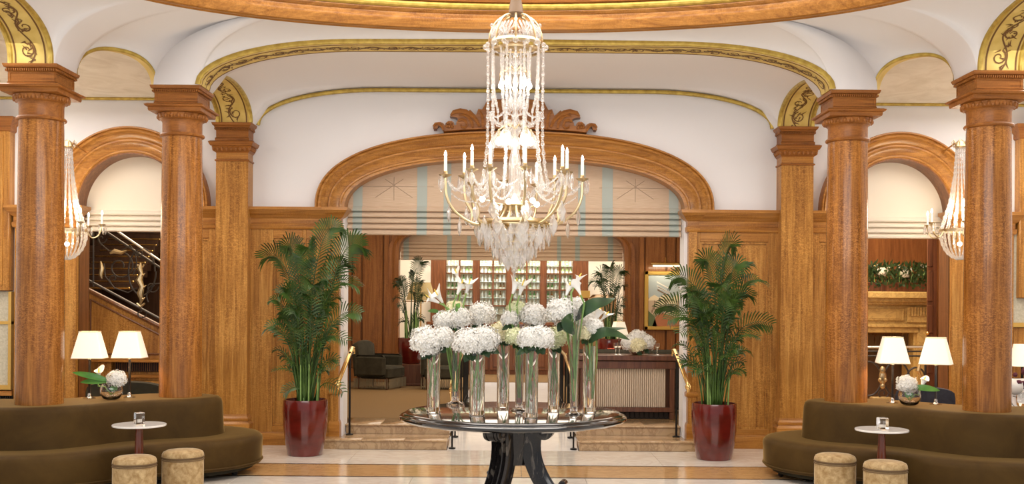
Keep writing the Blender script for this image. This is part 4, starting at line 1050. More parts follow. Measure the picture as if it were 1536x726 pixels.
sofaR, cR, oR = make_sofa(1, 'olive velvet serpentine sofa on the right, curving around two columns')

# ---- stools
def make_stool():
    t = thing('velvet_stool', 'x', 'stool', (0, 0, 0))
    obj('base_ring', MB().lathe([(.17, 0), (.17, .02)], seg=32), IRON, t)
    obj('body', MB().lathe([(.185, .02), (.198, .03), (.2, .06), (.2, .345), (.199, .36)], seg=48), VELVS, t, ang=60)
    obj('seat_cushion', MB().lathe([(.199, .375), (.202, .385), (.2, .405), (.19, .425), (.16, .440), (.10, .447), (.001, .45)], seg=48), VELVS, t, ang=60)
    b = MB()
    for z in (.352, .378): b.lathe([(.196, z - .006), (.206, z - .004), (.206, z + .004), (.196, z + .006)], seg=48, caps=False)
    b.lathe([(.197, .354), (.1975, .384)], seg=48, caps=False)
    obj('welt', b, mat('velvet_piping', (.15, .09, .04), .7), t, ang=60, kind='stuff')
    return t
st0 = make_stool(); st0.location = (-3.60, 9.84, 0); tag(st0, 'gold velvet drum stool nearest the left edge, in front of the left sofa', 'stool', 'gold velvet drum stools')
dup(st0, 'gold velvet drum stool at the right of the left cafe table', (-3.28, 10.28, 0), rotz=1)
dup(st0, 'gold velvet drum stool at the left of the right cafe table', (3.22, 10.32, 0), rotz=2.2)
dup(st0, 'gold velvet drum stool nearest the right edge, in front of the right sofa', (3.56, 9.87, 0), rotz=4)

# ---- small round marble tables with glass votives
def make_cafe():
    t = thing('cafe_table', 'x', 'table', (0, 0, 0))
    obj('tabletop', MB().lathe([(.24, .668), (.258, .672), (.26, .68), (.26, .686), (.256, .69), (.001, .69)], seg=56), MARBTOP, t)
    obj('pedestal', MB().lathe([(.055, .02), (.052, .2), (.043, .45), (.036, .60), (.036, .64), (.05, .667)], seg=24), mat('mahogany', (.13, .028, .012), .2, coat=.5), t)
    obj('base_plate', MB().lathe([(.17, 0), (.17, .012), (.15, .02), (.06, .028)], seg=40), IRON, t)
    return t
ct = make_cafe(); ct.location = (-3.735, 10.33, 0); tag(ct, 'round white marble cafe table on a mahogany stem, left side', 'table', 'marble cafe tables')
dup(ct, 'round white marble cafe table on a mahogany stem, right side', (3.705, 10.38, 0))
def make_votive():
    t = thing('votive_glass', 'x', 'candle holder', (0, 0, 0))
    b = MB(); n = 8
    b.rect(0, 0, .042, .042, [(-.003, 0), (0, .004), (0, .11), (-.004, .115)], True)
    obj('glass_block', b, GLASS, t)
    obj('wax', MB().lathe([(.024, .02), (.024, .05), (.001, .05)], seg=16), mat('wax', (.9, .86, .78), .5), t)
    return t
vo = make_votive(); vo.location = (-3.735, 10.33, .6905); vo.rotation_euler.z = .6; tag(vo, 'square glass votive on the left cafe table', 'candle holder', 'glass votives')
dup(vo, 'square glass votive on the right cafe table', (3.705, 10.36, .6905), rotz=.2)

# ---- table lamps standing on the sofa backs
def make_lamp(rz=0.0):
    t = thing('table_lamp', 'x', 'lamp', (0, 0, 0))
    obj('base', MB().lathe([(.065, 0), (.065, .008), (.03, .014), (.018, .03), (.018, .05), (.012, .06)], seg=24), CHROME, t)
    obj('stem', MB().rect(0, 0, .011, .011, [(0, .05), (0, .42)]), mat('dark_stem', (.05, .04, .035), .3, .7), t)
    obj('collar', MB().lathe([(.016, .42), (.02, .43), (.016, .44), (.02, .455), (.012, .47)], seg=16), CHROME, t)
    rs = []
    for k, (h, z) in enumerate([(.165, .44), (.165, .446), (.100, .722), (.100, .728)]):
        r_ = .02; ring_ = []
        for cx, cy, a0_ in ((1, 1, 0), (-1, 1, 90), (-1, -1, 180), (1, -1, 270)):
            for q in range(4):
                a = radians(a0_ + q * 30); ring_.append(((h - r_) * cx + r_ * cos(a), (h - r_) * cy * .8 + r_ * sin(a), z))
        rs.append(ring_)
    sh = obj('lamp_shade', MB().rings(rs, False), SHADE, t)
    for k in (0, 3): obj('shade_trim', MB().tube([Vector(p) + Vector((0, 0, .002)) for p in rs[k]] + [rs[k][0]], .004, 5), SHADE2, sh)
    obj('light_bulb', MB().blob((0, 0, .60), .035), FLAME, t)
    return t
lp = make_lamp()
LP = [((-4.62, 11.27), 'table lamp with cream shade on the left sofa back, nearer the front left column', .12), ((-4.24, 11.42), 'table lamp with cream shade on the left sofa back, beside the second left column', .05),
      ((4.19, 11.42), 'table lamp with cream shade on the right sofa back, beside the second right column', -.15), ((4.62, 11.30), 'table lamp with cream shade on the right sofa back, nearer the front right column', -.5)]
for i, ((x, y), lab, rz) in enumerate(LP):
    o = lp if i == 0 else dup(lp)
    o.location = (x, y, .854); o.rotation_euler.z = rz; tag(o, lab, 'lamp', 'cream shaded sofa lamps')
    light('lamp_light', 'POINT', (x, y, .854 + .58), 13, (1, .70, .38), .06)

# ---- club chairs seen behind the sofas
def make_back_chair(name, label, x, y, m, w_=.62, rz=0):
    t = thing(name, label, 'chair', (x, y, 0), rotz=rz)
    obj('seat', MB().rbox(-w_ / 2 + .08, w_ / 2 - .08, -.3, .30, .22, .44, .04), m, t)
    b = MB(); n = 12; rs = []
    for i in range(n + 1):
        a = pi * i / n; xx = -w_ / 2 * cos(a); 
        rs.append([(xx, -.33 - .0, .2), (xx, -.33, .74 + .12 * sin(a) ** .5), (xx, -.24, .75 + .12 * sin(a) ** .5), (xx, -.24, .2)])
    obj('backrest', MB().rings(rs), m, t, ang=60)
    for s in (-1, 1): obj('armrest', MB().rbox(s * w_ / 2 - .05, s * w_ / 2 + .05, -.28, .3, .18, .62, .03), m, t)
    for sx in (-1, 1):
        for sy in (-1, 1): obj('leg', MB().lathe([(.012, 0), (.02, .2)], (sx * (w_ / 2 - .06), sy * .24, 0), 8), WALN, t)
    return t
make_back_chair('club_chair', 'dark olive club chair behind the left sofa and its two lamps', -4.85, 13.2, VELVG, .95).scale = (1, 1, 1.06)
make_back_chair('club_chair', 'slate grey club chair behind the right sofa and its two lamps', 5.15, 13.2, GREYF, .72).scale = (1, 1, 1.06)
# far right: white chair with patterned cushion, partly cut by the frame
t = thing('white_armchair', 'white armchair with dark frame at the far right edge', 'chair', (6.3, 12.9, 0))
obj('seat', MB().rbox(5.95, 6.7, 12.6, 13.2, .35, .5, .05), mat('white_upholstery', (.75, .72, .68), .8), t, world=True)
obj('backrest', MB().rbox(5.95, 6.7, 13.1, 13.25, .5, 1.02, .05), bpy.data.materials['white_upholstery'], t, world=True)
for x in (5.97, 6.68):
    for y in (12.62, 13.2): obj('leg', MB().lathe([(.015, 0), (.02, .36)], (x, y, 0), 8), IRON, t, world=True)
    obj('arm_rail', MB().tube([(x, 12.62, .36), (x, 12.62, .72), (x, 13.2, .72)], .015, 6), IRON, t, world=True)
t = thing('patterned_cushion', 'black and white zigzag patterned cushion on the far right white chair', 'cushion', (6.3, 12.85, .5))
zb = mat('zigzag_fabric', (.8, .78, .74), .8); w2 = N(zb, 'ShaderNodeTexWave'); w2.inputs['Scale'].default_value = 9; w2.inputs['Distortion'].default_value = 3; L(zb, coords(zb, (1, 1, 1), rot=(0, .7, 0)), w2.inputs['Vector'])
L(zb, ramp(zb, w2.outputs['Fac'], [(.48, (.03, .03, .03)), (.52, (.8, .78, .74))]), bsdf(zb).inputs['Base Color'])
obj('cover', MB().blob((6.25, 12.9, .66), .2, 1.25, .4, .75, 14, 8), zb, t, world=True)
t = thing('side_lamp', 'small cream shaded lamp behind the far right white chair', 'lamp', P(1533, 600, 13.7))
b0 = P(1533, 600, 13.7)
obj('lamp_shade', MB().lathe([(.17, .45), (.11, .74)], seg=24, caps=False), SHADE, t); obj('stem', MB().lathe([(.08, 0), (.02, .02), (.015, .46)], seg=12), IRON, t)
t2 = thing('side_table', 'small dark round side table under the far right lamp', 'table', (b0.x, b0.y, 0))
obj('tabletop', MB().lathe([(.25, -.03), (.25, 0)], (0, 0, b0.z), 24), IRON, t2); obj('pedestal', MB().lathe([(.14, 0), (.02, .03), (.02, b0.z - .03)], seg=12), IRON, t2)
fl_ = thing('flower_bunch', 'bunch of dark purple and white flowers at the far right edge', 'flowers', (0, 0, 0)); pz = P(1531, 575, 12.2); fl_.location = pz
b = MB(); rnd = random.Random(4)
for k in range(26): b.blob((rnd.uniform(-.1, .14), rnd.uniform(-.08, .08), rnd.uniform(-.08, .16)), .03, seg=6, rg=4)
obj('dark_blooms', b, mat('plum_petal', (.10, .015, .03), .6), fl_); obj('white_bloom', MB().blob((-.08, -.03, -.04), .10, 1, .7, 1), PETW, fl_)
obj('bowl', MB().lathe([(.05, -.30), (.10, -.24), (.11, -.16), (.09, -.10)], seg=20), GLASS, fl_)
t = thing('side_table', 'small dark side table under the far right flowers', 'table', (pz.x, pz.y, 0))
obj('tabletop', MB().lathe([(.22, pz.z - .33), (.22, pz.z - .301)], seg=24), IRON, t); obj('pedestal', MB().lathe([(.12, 0), (.02, .03), (.02, pz.z - .33)], seg=12), IRON, t)

# ---- console with pleated front on the right of the ramp
Zk = 14.98
ZF = .26
t = thing('pleated_console', 'dark wood console with pleated beige front, right of the marble ramp', 'console', (1.65, Zk + .2, ZF))
def kx(px): return P(px, 560, Zk).x
xk0, xk1 = kx(868), kx(1010)
def kz(py, px=940): return P(px, py, Zk).z
obj('tabletop', MB().rbox(xk0 - .05, xk1 + .06, Zk - .03, Zk + .55, kz(541), kz(533), .008), WALN, t, world=True)
obj('apron', MB().rbox(xk0, xk1 + .03, Zk, Zk + .04, kz(553), kz(542), .004), WALN, t, world=True)
for x in (xk0 + .03, xk1 - .05):
    for y in (Zk + .01, Zk + .45): obj('leg', MB().rbox(x, x + .075, y, y + .06, ZF, kz(545), .006), WALN, t, world=True)
obj('stretcher', MB().rbox(xk0, xk1, Zk, Zk + .04, kz(618), kz(611), .004), WALN, t, world=True)
x = kx(884); n = 0
PLEAT = mat('pleated_fabric', (.62, .50, .37), .7)
while x < kx(1000) and n < 60:
    obj('pleat', MB().lathe([(.012, kz(611)), (.012, kz(553))], (x, Zk + .07, 0), 8), PLEAT, t, world=True); x += .0305; n += 1
obj('pleat_backing', MB().box(kx(884), kx(1000), Zk + .075, Zk + .085, kz(611), kz(553)), mat('brown_backing', (.22, .13, .07), .8), t, world=True)
obj('lower_panel', MB().box(xk0, xk1, Zk + .1, Zk + .12, ZF, kz(611)), mat('dark_panel', (.035, .02, .012), .7), t, world=True)  # dark brown board below the pleats, behind the iron loops
for k in range(14):
    cx = 905 + k * 7.2; obj('iron_loop', tubepx(spiral(cx, 622, 4, 4, 0, 6.28, sy=1.4), Zk + .06, .006, 5), BRASS if 0 else IRON, t, world=True)
# banquette behind console
def banq(name, label, x0, x1, y0, y1, z0, h, m):
    t = thing(name, label, 'banquette', ((x0 + x1) / 2, y0, z0))
    obj('seat', MB().rbox(x0, x1, y0 + .1, y1, z0 + .05, z0 + .45, .05), m, t, world=True)
    obj('backrest', MB().rbox(x0, x1, y0, y0 + .16, z0 + .4, z0 + h, .05), m, t, world=True)
    for x in (x0 + .1, x1 - .1):
        for y in (y0 + .1, y1 - .1): obj('leg', MB().lathe([(.02, 0), (.025, .06)], (x, y, z0), 8), WALN, t, world=True)
    return t
banq('banquette', 'long dark olive banquette just behind the pleated console', xk0 - .1, xk1 + .35, 15.75, 16.35, ZF, .98, VELVG)
# wine glasses on console
def make_wineglass():
    t = thing('wine_glass', 'x', 'glass', (0, 0, 0))
    obj('bowl', MB().lathe([(.008, .075), (.03, .095), (.036, .13), (.033, .17), (.031, .17), (.034, .13), (.028, .098), (.001, .085)], seg=14), GLASS, t)
    obj('stem', MB().lathe([(.032, 0), (.03, .004), (.005, .01), (.004, .07), (.008, .078)], seg=12), GLASS, t); return t
wg = make_wineglass(); ztop = kz(533) + .0005
for i, (px, lab) in enumerate(((926, 'wine glass on the console, left of the silver bowl of flowers'), (932, 'second wine glass from the left on the console'), (989, 'wine glass on the console, right of the silver bowl of flowers'))):
    o = wg if i == 0 else dup(wg); o.location = (kx(px), Zk + .25 + .06 * (i % 2), ztop); tag(o, lab, 'glass', 'wine glasses on the console')
t = thing('votive_glass', 'short square votive beside the wine glass on the console', 'candle holder', (kx(983), Zk + .15, ztop))
obj('glass_block', MB().rect(0, 0, .03, .03, [(0, 0), (0, .06)]), GLASS, t)

# ---- armchairs in the lounge
def make_armchair():
    t = thing('fringed_armchair', 'x', 'armchair', (0, 0, 0))
    obj('seat', MB().rbox(-.36, .36, -.38, .30, .20, .44, .04), VELVG, t)
    rs = []
    for i in range(13):
        a = pi * i / 12; y = .34 - .0; xx = -.36 * cos(a); zz = .82 + .12 * sin(a) ** .6
        rs.append([(xx, .24, .28), (xx, .30, zz - .03), (xx, .36, zz), (xx, .44, zz - .04), (xx, .38, .24)])
    obj('backrest', MB().rings(rs), VELVG, t, ang=60)
    for s in (-1, 1): obj('armrest', MB().rbox(s * .38 - .06, s * .38 + .06, -.30, .34, .24, .66, .05), VELVG, t)
    b = MB()
    n = 0
    for side in range(4):
        for k in range(24):
            u = -.38 + .76 * k / 23
            x, y = ((u, -.385), (u, .36), (-.425, u * .95), (.425, u * .95))[side]
            b.tube([(x, y, .21), (x + random.uniform(-.006, .006), y, .03)], .006, 4)
    obj('fringe', b, FRINGE, t, kind='stuff')
    for sx in (-1, 1):
        for sy in (-1, 1): obj('leg', MB().lathe([(.02, 0), (.028, .24)], (sx * .32, sy * .30, 0), 8), WALN, t)
    return t
ac = make_armchair(); ac.location = (-2.62, 20.3, ZF); ac.rotation_euler.z = 1.25; tag(ac, 'dark green fringed armchair against the oak wall of the lounge', 'armchair', 'fringed armchairs')
dup(ac, 'dark green fringed armchair behind the leftmost vase', (-1.38, 20.3, ZF), rotz=.1)
t = thing('pedestal_block', 'square wood pedestal under the far left palm pot', 'pedestal', (-2.06, 21.1, ZF))
obj('block', MB().rbox(-.24, .24, -.24, .24, 0.03, .44, .01), WALN, t); obj('plinth', MB().rbox(-.26, .26, -.26, .26, 0, .05, .01), WALN, t)
t = thing('pedestal_block', 'square wood pedestal under the far right palm pot', 'pedestal', (2.05, 21.4, ZF))
obj('block', MB().rbox(-.24, .24, -.24, .24, 0.03, .44, .01), WALN, t); obj('plinth', MB().rbox(-.26, .26, -.26, .26, 0, .05, .01), WALN, t)
# ---- bar-room furniture behind
for i, (px, py, Z, lab) in enumerate(((885, 560, 18.5, 'curved dark chair at a table behind the console, left of the lamp'), (1000, 560, 17.6, 'curved dark chair behind the console, near the painting'))):
    p = P(px, py, Z); o = make_back_chair('dining_chair', lab, p.x, Z, VELVG, .6, rz=pi if i else 2.6); o.location.z = ZF
t = thing('bistro_table', 'small marble bistro table with a lamp, behind the console', 'table', (1.68, 17.2, ZF)); zt = .80
obj('tabletop', MB().lathe([(.34, zt - .03), (.35, zt - .015), (.34, zt)], seg=32), MARBTOP, t); obj('pedestal', MB().lathe([(.22, 0), (.04, .04), (.03, zt - .03)], seg=16), IRON, t)
lp2 = dup(lp, 'small lit table lamp behind the console, left of the painting', (1.755, 17.2, ZF + zt), group='lounge lamps'); lp2.scale = (.80, .80, .80); lp2.rotation_euler.z = .3
light('lamp_light', 'POINT', (1.755, 17.2, ZF + zt + .46), 14, (1, .72, .42), .05)
t = thing('red_pot', 'small red flowerpot on the bistro table behind the console', 'pot', (1.62, 16.98, ZF + zt))
obj('pot', MB().lathe([(.05, 0), (.075, .14), (.08, .15), (.07, .15)], seg=20), mat('red_pot_glaze', (.45, .05, .02), .3), t)
# ---- bar-room left side: console, brass lamp pole
t = thing('brass_floor_lamp', 'slim brass floor lamp against the cream wall behind the far left palm', 'lamp', (P(631, 500, 23.6).x, 23.6, .26))
obj('pole', MB().lathe([(.02, 0), (.016, 1.9)], seg=10), BRASS, t); obj('base', MB().lathe([(.16, 0), (.16, .02), (.03, .05)], seg=20), BRASS, t); obj('arm', MB().tube([(-.42, 0, 1.72), (.30, 0, 1.72)], .014, 6), BRASS, t)
obj('lamp_shade', MB().lathe([(.34, 1.75), (.22, 2.15)], seg=24, caps=False), mat('olive_shade', (.35, .26, .10), .7), t)
t = thing('wall_box', 'gilt-fronted small cabinet plaque beside the rightmost bar window', 'cabinet', (P(875, 442, 24.7).x, 24.7, P(875, 446, 24.7).z))
a = P(868, 447, 24.7); c = P(885, 436, 24.7); obj('front', MB().rbox(a.x, c.x, 24.66, 24.74, a.z, c.z, .01), GOLDFRAME, t, world=True)
a = P(884, 462, 23.5); c = P(925, 442, 23.5)
t = thing('high_back_settee', 'tan high-backed settee against the cream wall behind the far right palm', 'settee', ((a.x + c.x) / 2, 23.6, .26))
obj('backrest', MB().rbox(a.x, c.x, 23.5, 23.65, .6, c.z, .08), mat('tan_leather', (.36, .22, .10), .6), t, world=True)
obj('seat', MB().rbox(a.x, c.x, 23.0, 23.6, .45, .75, .06), bpy.data.materials['tan_leather'], t, world=True)
for x in (a.x + .05, c.x - .05):
    for y in (23.08, 23.5): obj('leg', MB().lathe([(.02, 0), (.02, .2)], (x, y, .26), 8), WALN, t, world=True)

# ---- painting with picture light
Zp = 21.9
a = P(966, 495, Zp); c = P(1040, 407, Zp)
t = thing('framed_painting', 'gold-framed painting of parasols on a terrace, on the lounge wall', 'painting', ((a.x + c.x) / 2, Zp, a.z))
fw = .085
obj('frame', MB().rbox(a.x, c.x, Zp - .03, Zp + .02, a.z, a.z + fw, .012).rbox(a.x, c.x, Zp - .03, Zp + .02, c.z - fw, c.z, .012).rbox(a.x, a.x + fw, Zp - .03, Zp + .02, a.z, c.z, .012).rbox(c.x - fw, c.x, Zp - .03, Zp + .02, a.z, c.z, .012), GOLDFRAME, t, world=True)
x0, x1, z0, z1 = a.x + fw, c.x - fw, a.z + fw, c.z - fw; wd = x1 - x0; ht = z1 - z0
pc = lambda n, r, g, b_: mat(n, (r, g, b_), .6)
cv = obj('canvas', MB().box(x0, x1, Zp, Zp + .01, z0, z1), pc('paint_ground', .55, .42, .30), t, world=True)
def paint(name, poly, m, d):
    b = MB(); b.add([(x0 + u * wd, Zp - d, z0 + v * ht) for u, v in poly], [tuple(range(len(poly)))]); o = obj(name, b, m, None); o.data.transform(Matrix.Translation(-Vector(chain_loc(t)))); o.parent = cv
paint('painted_sky', [(0, .55), (1, .52), (1, 1), (0, 1)], pc('paint_sky', .40, .46, .48), .001)
paint('painted_path', [(.1, 0), (1, 0), (1, .10), (.35, .26), (.2, .2)], pc('paint_red', .45, .17, .08), .002)
paint('painted_grass', [(0, 0), (.22, 0), (.15, .2), (0, .3)], pc('paint_green', .12, .16, .07), .002)
pcr = pc('paint_cream', .80, .68, .48); pbr = pc('paint_brown', .20, .13, .08); pwh = pc('paint_white', .78, .74, .68)
rnd = random.Random(11)
for u, v, q in ((.15, .50, .16), (.42, .52, .18), (.7, .50, .17), (.9, .52, .14), (.3, .42, .12), (.58, .42, .13)):
    paint('painted_parasol', [(u - q, v), (u - q * .6, v + .07), (u, v + .11), (u + q * .6, v + .07), (u + q, v)], pcr, .003); paint('painted_pole', [(u - .008, v - .18), (u + .008, v - .18), (u + .008, v), (u - .008, v)], pbr, .003)
for k in range(26):
    u, v = rnd.uniform(.08, .95), rnd.uniform(.22, .42); paint('painted_figure', [(u, v), (u + .025, v), (u + .03, v + .05), (u + .005, v + .06)], pbr if k % 2 else pwh, .004)
for k in range(9):
    u, v = rnd.uniform(.15, .9), rnd.uniform(.68, .95); paint('painted_branch', [(u, v), (u + .3, v - .12), (u + .3, v - .10), (u, v + .03)], pbr if k % 2 else pwh, .004)
q = P(999, 398, Zp - .15)
t = thing('picture_light', 'brass picture light glowing above the gold-framed painting', 'lamp', (q.x, Zp, q.z))
obj('tube_shade', MB().tube([(q.x - .32, Zp - .16, q.z + .03), (q.x + .32, Zp - .16, q.z + .03)], .035, 10), BRASS, t, world=True)
obj('bulb', MB().tube([(q.x - .28, Zp - .17, q.z - .01), (q.x + .28, Zp - .17, q.z - .01)], .02, 8), mat('picture_bulb', (1, 1, 1), .4, emit=(1, .88, .62), estr=1.2), t, world=True)
obj('bracket', MB().tube([(q.x, Zp - .15, q.z + .05), (q.x, Zp - .08, q.z + .16), (q.x, Zp + .02, q.z + .05)], .012, 6), BRASS, t, world=True)
light('picture_lamp', 'AREA', (q.x, Zp - .22, q.z - .04), 3, (1, .85, .6), .6, .06, rot=(radians(25), 0, 0))

# ---- handrails
def handrail(s, label):
    t = thing('brass_handrail', label, 'handrail', (s * 2.24, 13.8, .13))
    top = (s * 2.22, 14.2, 1.30); low = (s * 2.27, 13.42, .90)
    obj('rail', MB().tube([(s * 2.20, 14.26, 1.22), (s * 2.205, 14.25, 1.30), top, low, (s * 2.275, 13.40, .86), (s * 2.275, 13.43, .80)], [.02, .026, .03, .03, .03, .022], 10), BRASS, t, world=True)
    obj('end_scroll', MB().blob((s * 2.275, 13.42, .86), .045), BRASS, t, world=True)
    obj('post', MB().lathe([(.014, .13), (.014, 1.26)], (s * 2.22, 13.84 + .2, 0), 8), IRON, t, world=True)
    obj('post_foot', MB().lathe([(.05, .13), (.05, .142), (.02, .15)], (s * 2.22, 14.04, 0), 16), IRON, t, world=True)
    obj('upper_rail', MB().tube([(s * 2.20, 14.26, 1.24), (s * 2.22, 14.04, 1.20)], .012, 6), IRON, t, world=True)
    return t
handrail(-1, 'brass handrail on a black post at the left side of the steps')
handrail(1, 'brass handrail on a black post at the right side of the steps')
for s in (-1, 1):
    nm = 'left' if s < 0 else 'right'
    t = thing('ramp_railing', f'black railing with brass handrail along the {nm} edge of the marble ramp', 'railing', (s * .80, 13.6, 0))
    def rz(y): return .255 * max(0, min(1, (y - 13.54) / 2.66)) + .006
    for y in (13.62, 14.3, 15.1, 15.9, 16.7, 16.95, 17.2, 17.45, 17.7, 17.95, 18.2):
        obj('post', MB().lathe([(.012, rz(y)), (.012, rz(y) + .88)], (s * .80, y, 0), 8), IRON, t, world=True)
        obj('post_foot', MB().lathe([(.045, rz(y) - .004), (.045, rz(y) + .01), (.014, rz(y) + .02)], (s * .80, y, 0), 14), IRON, t, world=True)
    obj('rail', MB().tube([(s * .80, 13.45, .80), (s * .80, 13.44, .86), (s * .80, 13.5, .90), (s * .80, 16.2, 1.14), (s * .80, 18.25, 1.14)], .024, 8), BRASS, t, world=True)
    obj('lower_rail', MB().tube([(s * .80, 16.7, ZF + .1), (s * .80, 18.2, ZF + .1)], .012, 6), IRON, t, world=True)
    obj('end_scroll', MB().blob((s * .80, 13.45, .80), .04).tube([(s * .80, 13.46, .76), (s * .80, 13.48, .66), (s * .80, 13.55, .62)], [.03, .02, .01], 8), BRASS, t, world=True)
# ================================================================== CENTRE TABLE
ZT = 9.5; TZ = .93
t = thing('granite_table', 'round black granite table on scrolled legs under the chandelier', 'table', (0, ZT, 0))
obj('tabletop', MB().lathe([(.90, TZ - .085), (.98, TZ - .083), (1.0, TZ - .075), (1.025, TZ - .07), (1.04, TZ - .055), (1.04, TZ - .04), (1.03, TZ - .03), (1.005, TZ - .025), (1.0, TZ - .015), (.985, TZ - .004), (.965, TZ), (.001, TZ)], seg=96), TOPG, t)
def table_leg(a, name='leg'):
    # outline in (r,z), swept in thickness; fluted outer face made of ribs
    cen = [(.20, .835), (.185, .74), (.175, .62), (.19, .50), (.235, .38), (.305, .26), (.40, .15), (.52, .07), (.64, .04)]
    cen = catmull([Vector(p) for p in cen], 5, False)
    hw = lambda k: .085 + .03 * k
    b = MB(); rs = []
    n = len(cen)
    for i, p in enumerate(cen):
        t_ = (cen[min(i + 1, n - 1)] - cen[max(i - 1, 0)]).normalized(); nx, nz = -t_.y, t_.x   # outward normal (r,z)
        if nx < 0: nx, nz = -nx, -nz
        k = i / (n - 1); d = .075 - .02 * k; w_ = .082 + .012 * k
        ring_ = []
        for (o_, s_) in ((-d, -w_), (-d, w_), (d * .7, w_), (d * .9, w_ * .92), (d * .75, w_ * .80), (d * .50, w_ * .72), (d * 1.15, w_ * .50), (d * .50, w_ * .26), (d * 1.15, 0), (d * .50, -w_ * .26), (d * 1.15, -w_ * .50), (d * .50, -w_ * .72), (d * .75, -w_ * .80), (d * .9, -w_ * .92), (d * .7, -w_)):
            ring_.append((p.x + nx * o_, s_, p.y + nz * o_))
        rs.append(ring_)
    b.rings(rs)
    lg = obj(name, b, GRAN, t, 30); lg.rotation_euler.z = a
    def vol(c, r, w_, turns=1.6):
        v = MB(); v.tube([(c[0], -w_, c[1]), (c[0], -w_ * .98, c[1]), (c[0], w_ * .98, c[1]), (c[0], w_, c[1])], [r * .9, r, r, r * .9], 24)
        for s in (-1, 1):
            v.tube([(c[0] + r * (1 - i / 20) * .9 * cos(i * .55), s * (w_ + .002), c[1] + r * (1 - i / 20) * .9 * sin(i * .55)) for i in range(18)], .006, 5)
            for q in (.33, .66): pass
        return v
    v1 = obj('volute', vol((.30, .765), .076, .085), GRAN, lg); v1b = obj('volute_band', MB().tube([(.30, -.03, .765), (.30, .03, .765)], .083, 24).tube([(.30, -.065, .765), (.30, -.05, .765)], .083, 24).tube([(.30, .05, .765), (.30, .065, .765)], .083, 24), GRAN, lg)
    obj('foot_scroll', vol((.47, .285), .034, .06), GRAN, lg)
    obj('scroll_neck', MB().tube([(.40, 0, .23), (.45, 0, .23), (.475, 0, .26)], [.05, .035, .03], 10), GRAN, lg)
    obj('paw', MB().rbox(.48, .70, -.105, .105, 0, .07, .02), GRAN, lg)
    return lg
for a in (radians(-122), radians(-12), radians(112)): table_leg(a)
obj('hub', MB().lathe([(.30, TZ - .10), (.30, TZ - .085)], seg=32).lathe([(.14, .45), (.16, .84)], seg=16), GRAN, t)

# ================================================================== FLOWERS
def floret_cloud(r, n, seed, squash=.82):
    rnd = random.Random(seed); b = MB()
    for k in range(n):
        z = 1 - 2 * (k + .5) / n; a = k * 2.39996; q = sqrt(max(0, 1 - z * z))
        d = Vector((q * cos(a), q * sin(a), z)); bump_ = 1 + .10 * sin(a * 3 + seed) * cos(z * 6 + seed) + rnd.uniform(-.14, .10)
        c = Vector((d.x * r, d.y * r, d.z * r * squash)) * bump_
        if d.z < -.72: continue
        u = d.orthogonal().normalized(); v = d.cross(u); rot = rnd.uniform(0, 1.6); s = r * rnd.uniform(.12, .165)
        for j in range(4):
            an = rot + j * pi / 2; e = u * cos(an) + v * sin(an); f = u * cos(an + pi / 2) + v * sin(an + pi / 2); lift = rnd.uniform(-.1, .9)
            tip = c + e * s + d * s * lift
            b.add([c + d * s * .05, c + e * s * .6 + f * s * .42 + d * s * .18, tip, c + e * s * .6 - f * s * .42 + d * s * .18], [(0, 3, 2, 1)])
    return b
def core(r): return MB().blob((0, 0, 0), r * .74, 1, 1, .82, 12, 8)
HM = []
for i, m in enumerate((PETW, PETW, PETC, PETG)):
    HM.append((floret_cloud(1.0, 480, i * 7 + 1).mesh('petals', m, 0), core(1.0).mesh('flower_core', m, 60)))
def leaf_blade(b, base, tip, w_, up=Vector((0, 0, 1)), droop=.25, seg=7, fold=.25):
    base, tip = Vector(base), Vector(tip); ax = tip - base; L_ = ax.length; side = ax.cross(up)
    side = side.normalized() if side.length > 1e-6 else Vector((1, 0, 0)); nr = side.cross(ax).normalized()
    vs = []
    for i in range(seg + 1):
        k = i / seg; c = base + ax * k + nr * (droop * L_ * sin(pi * k) * .5) - Vector((0, 0, 1)) * 0
        ww = w_ * (sin(pi * min(1, k * .92 + .06)) ** .8) * (1 if k < .98 else .1)
        vs += [c - side * ww + nr * ww * fold, c, c + side * ww + nr * ww * fold]
    b.add(vs, [f for i in range(seg) for f in ((3 * i, 3 * i + 1, 3 * i + 4, 3 * i + 3), (3 * i + 1, 3 * i + 2, 3 * i + 5, 3 * i + 4))]); return b
nh = [0]
def hydrangea(px, py, Z, rpx, kind, foot, lab, leaves=2, grp='hydrangeas on the granite table', lm=LEAFD, tall=.9):
    p = P(px, py, Z); s = F / Z; r = rpx * 1.03 / s
    t = thing('hydrangea', lab, 'flower', p, grp)
    me, cm = HM[kind]
    h = obj('bloom', me, None, t); h.scale = (r, r, r * tall / .82); h.rotation_euler = (random.uniform(-.3, .3), random.uniform(-.3, .3), random.uniform(0, 6))
    c = obj('bloom_core', cm, None, t); c.scale = (r * .95, r * .95, r * .95)
    f = Vector(foot) - p
    mid = Vector((f.x * .55, f.y * .55, -r * 1.6))
    obj('stem', MB().tube([(0, 0, -r * .5), (f.x * .25, f.y * .25, -r * 1.0), mid, (f.x, f.y, f.z)], [.006, .005, .005, .004], 6), STEM, t)
    for k in range(leaves):
        a = random.uniform(0, 6.28) if k > 1 else (-.7 + pi * k) ; rr = r * random.uniform(.9, 1.15)
        a = a - .6
        b = MB(); leaf_blade(b, (f.x * .3, f.y * .3, -r * .75), (rr * cos(a), -abs(rr * sin(a)) * .7, -r * random.uniform(1.0, 1.4)), r * .32, up=Vector((0, -.8, .6)))
        obj('leaf', b, lm, t)
    return t
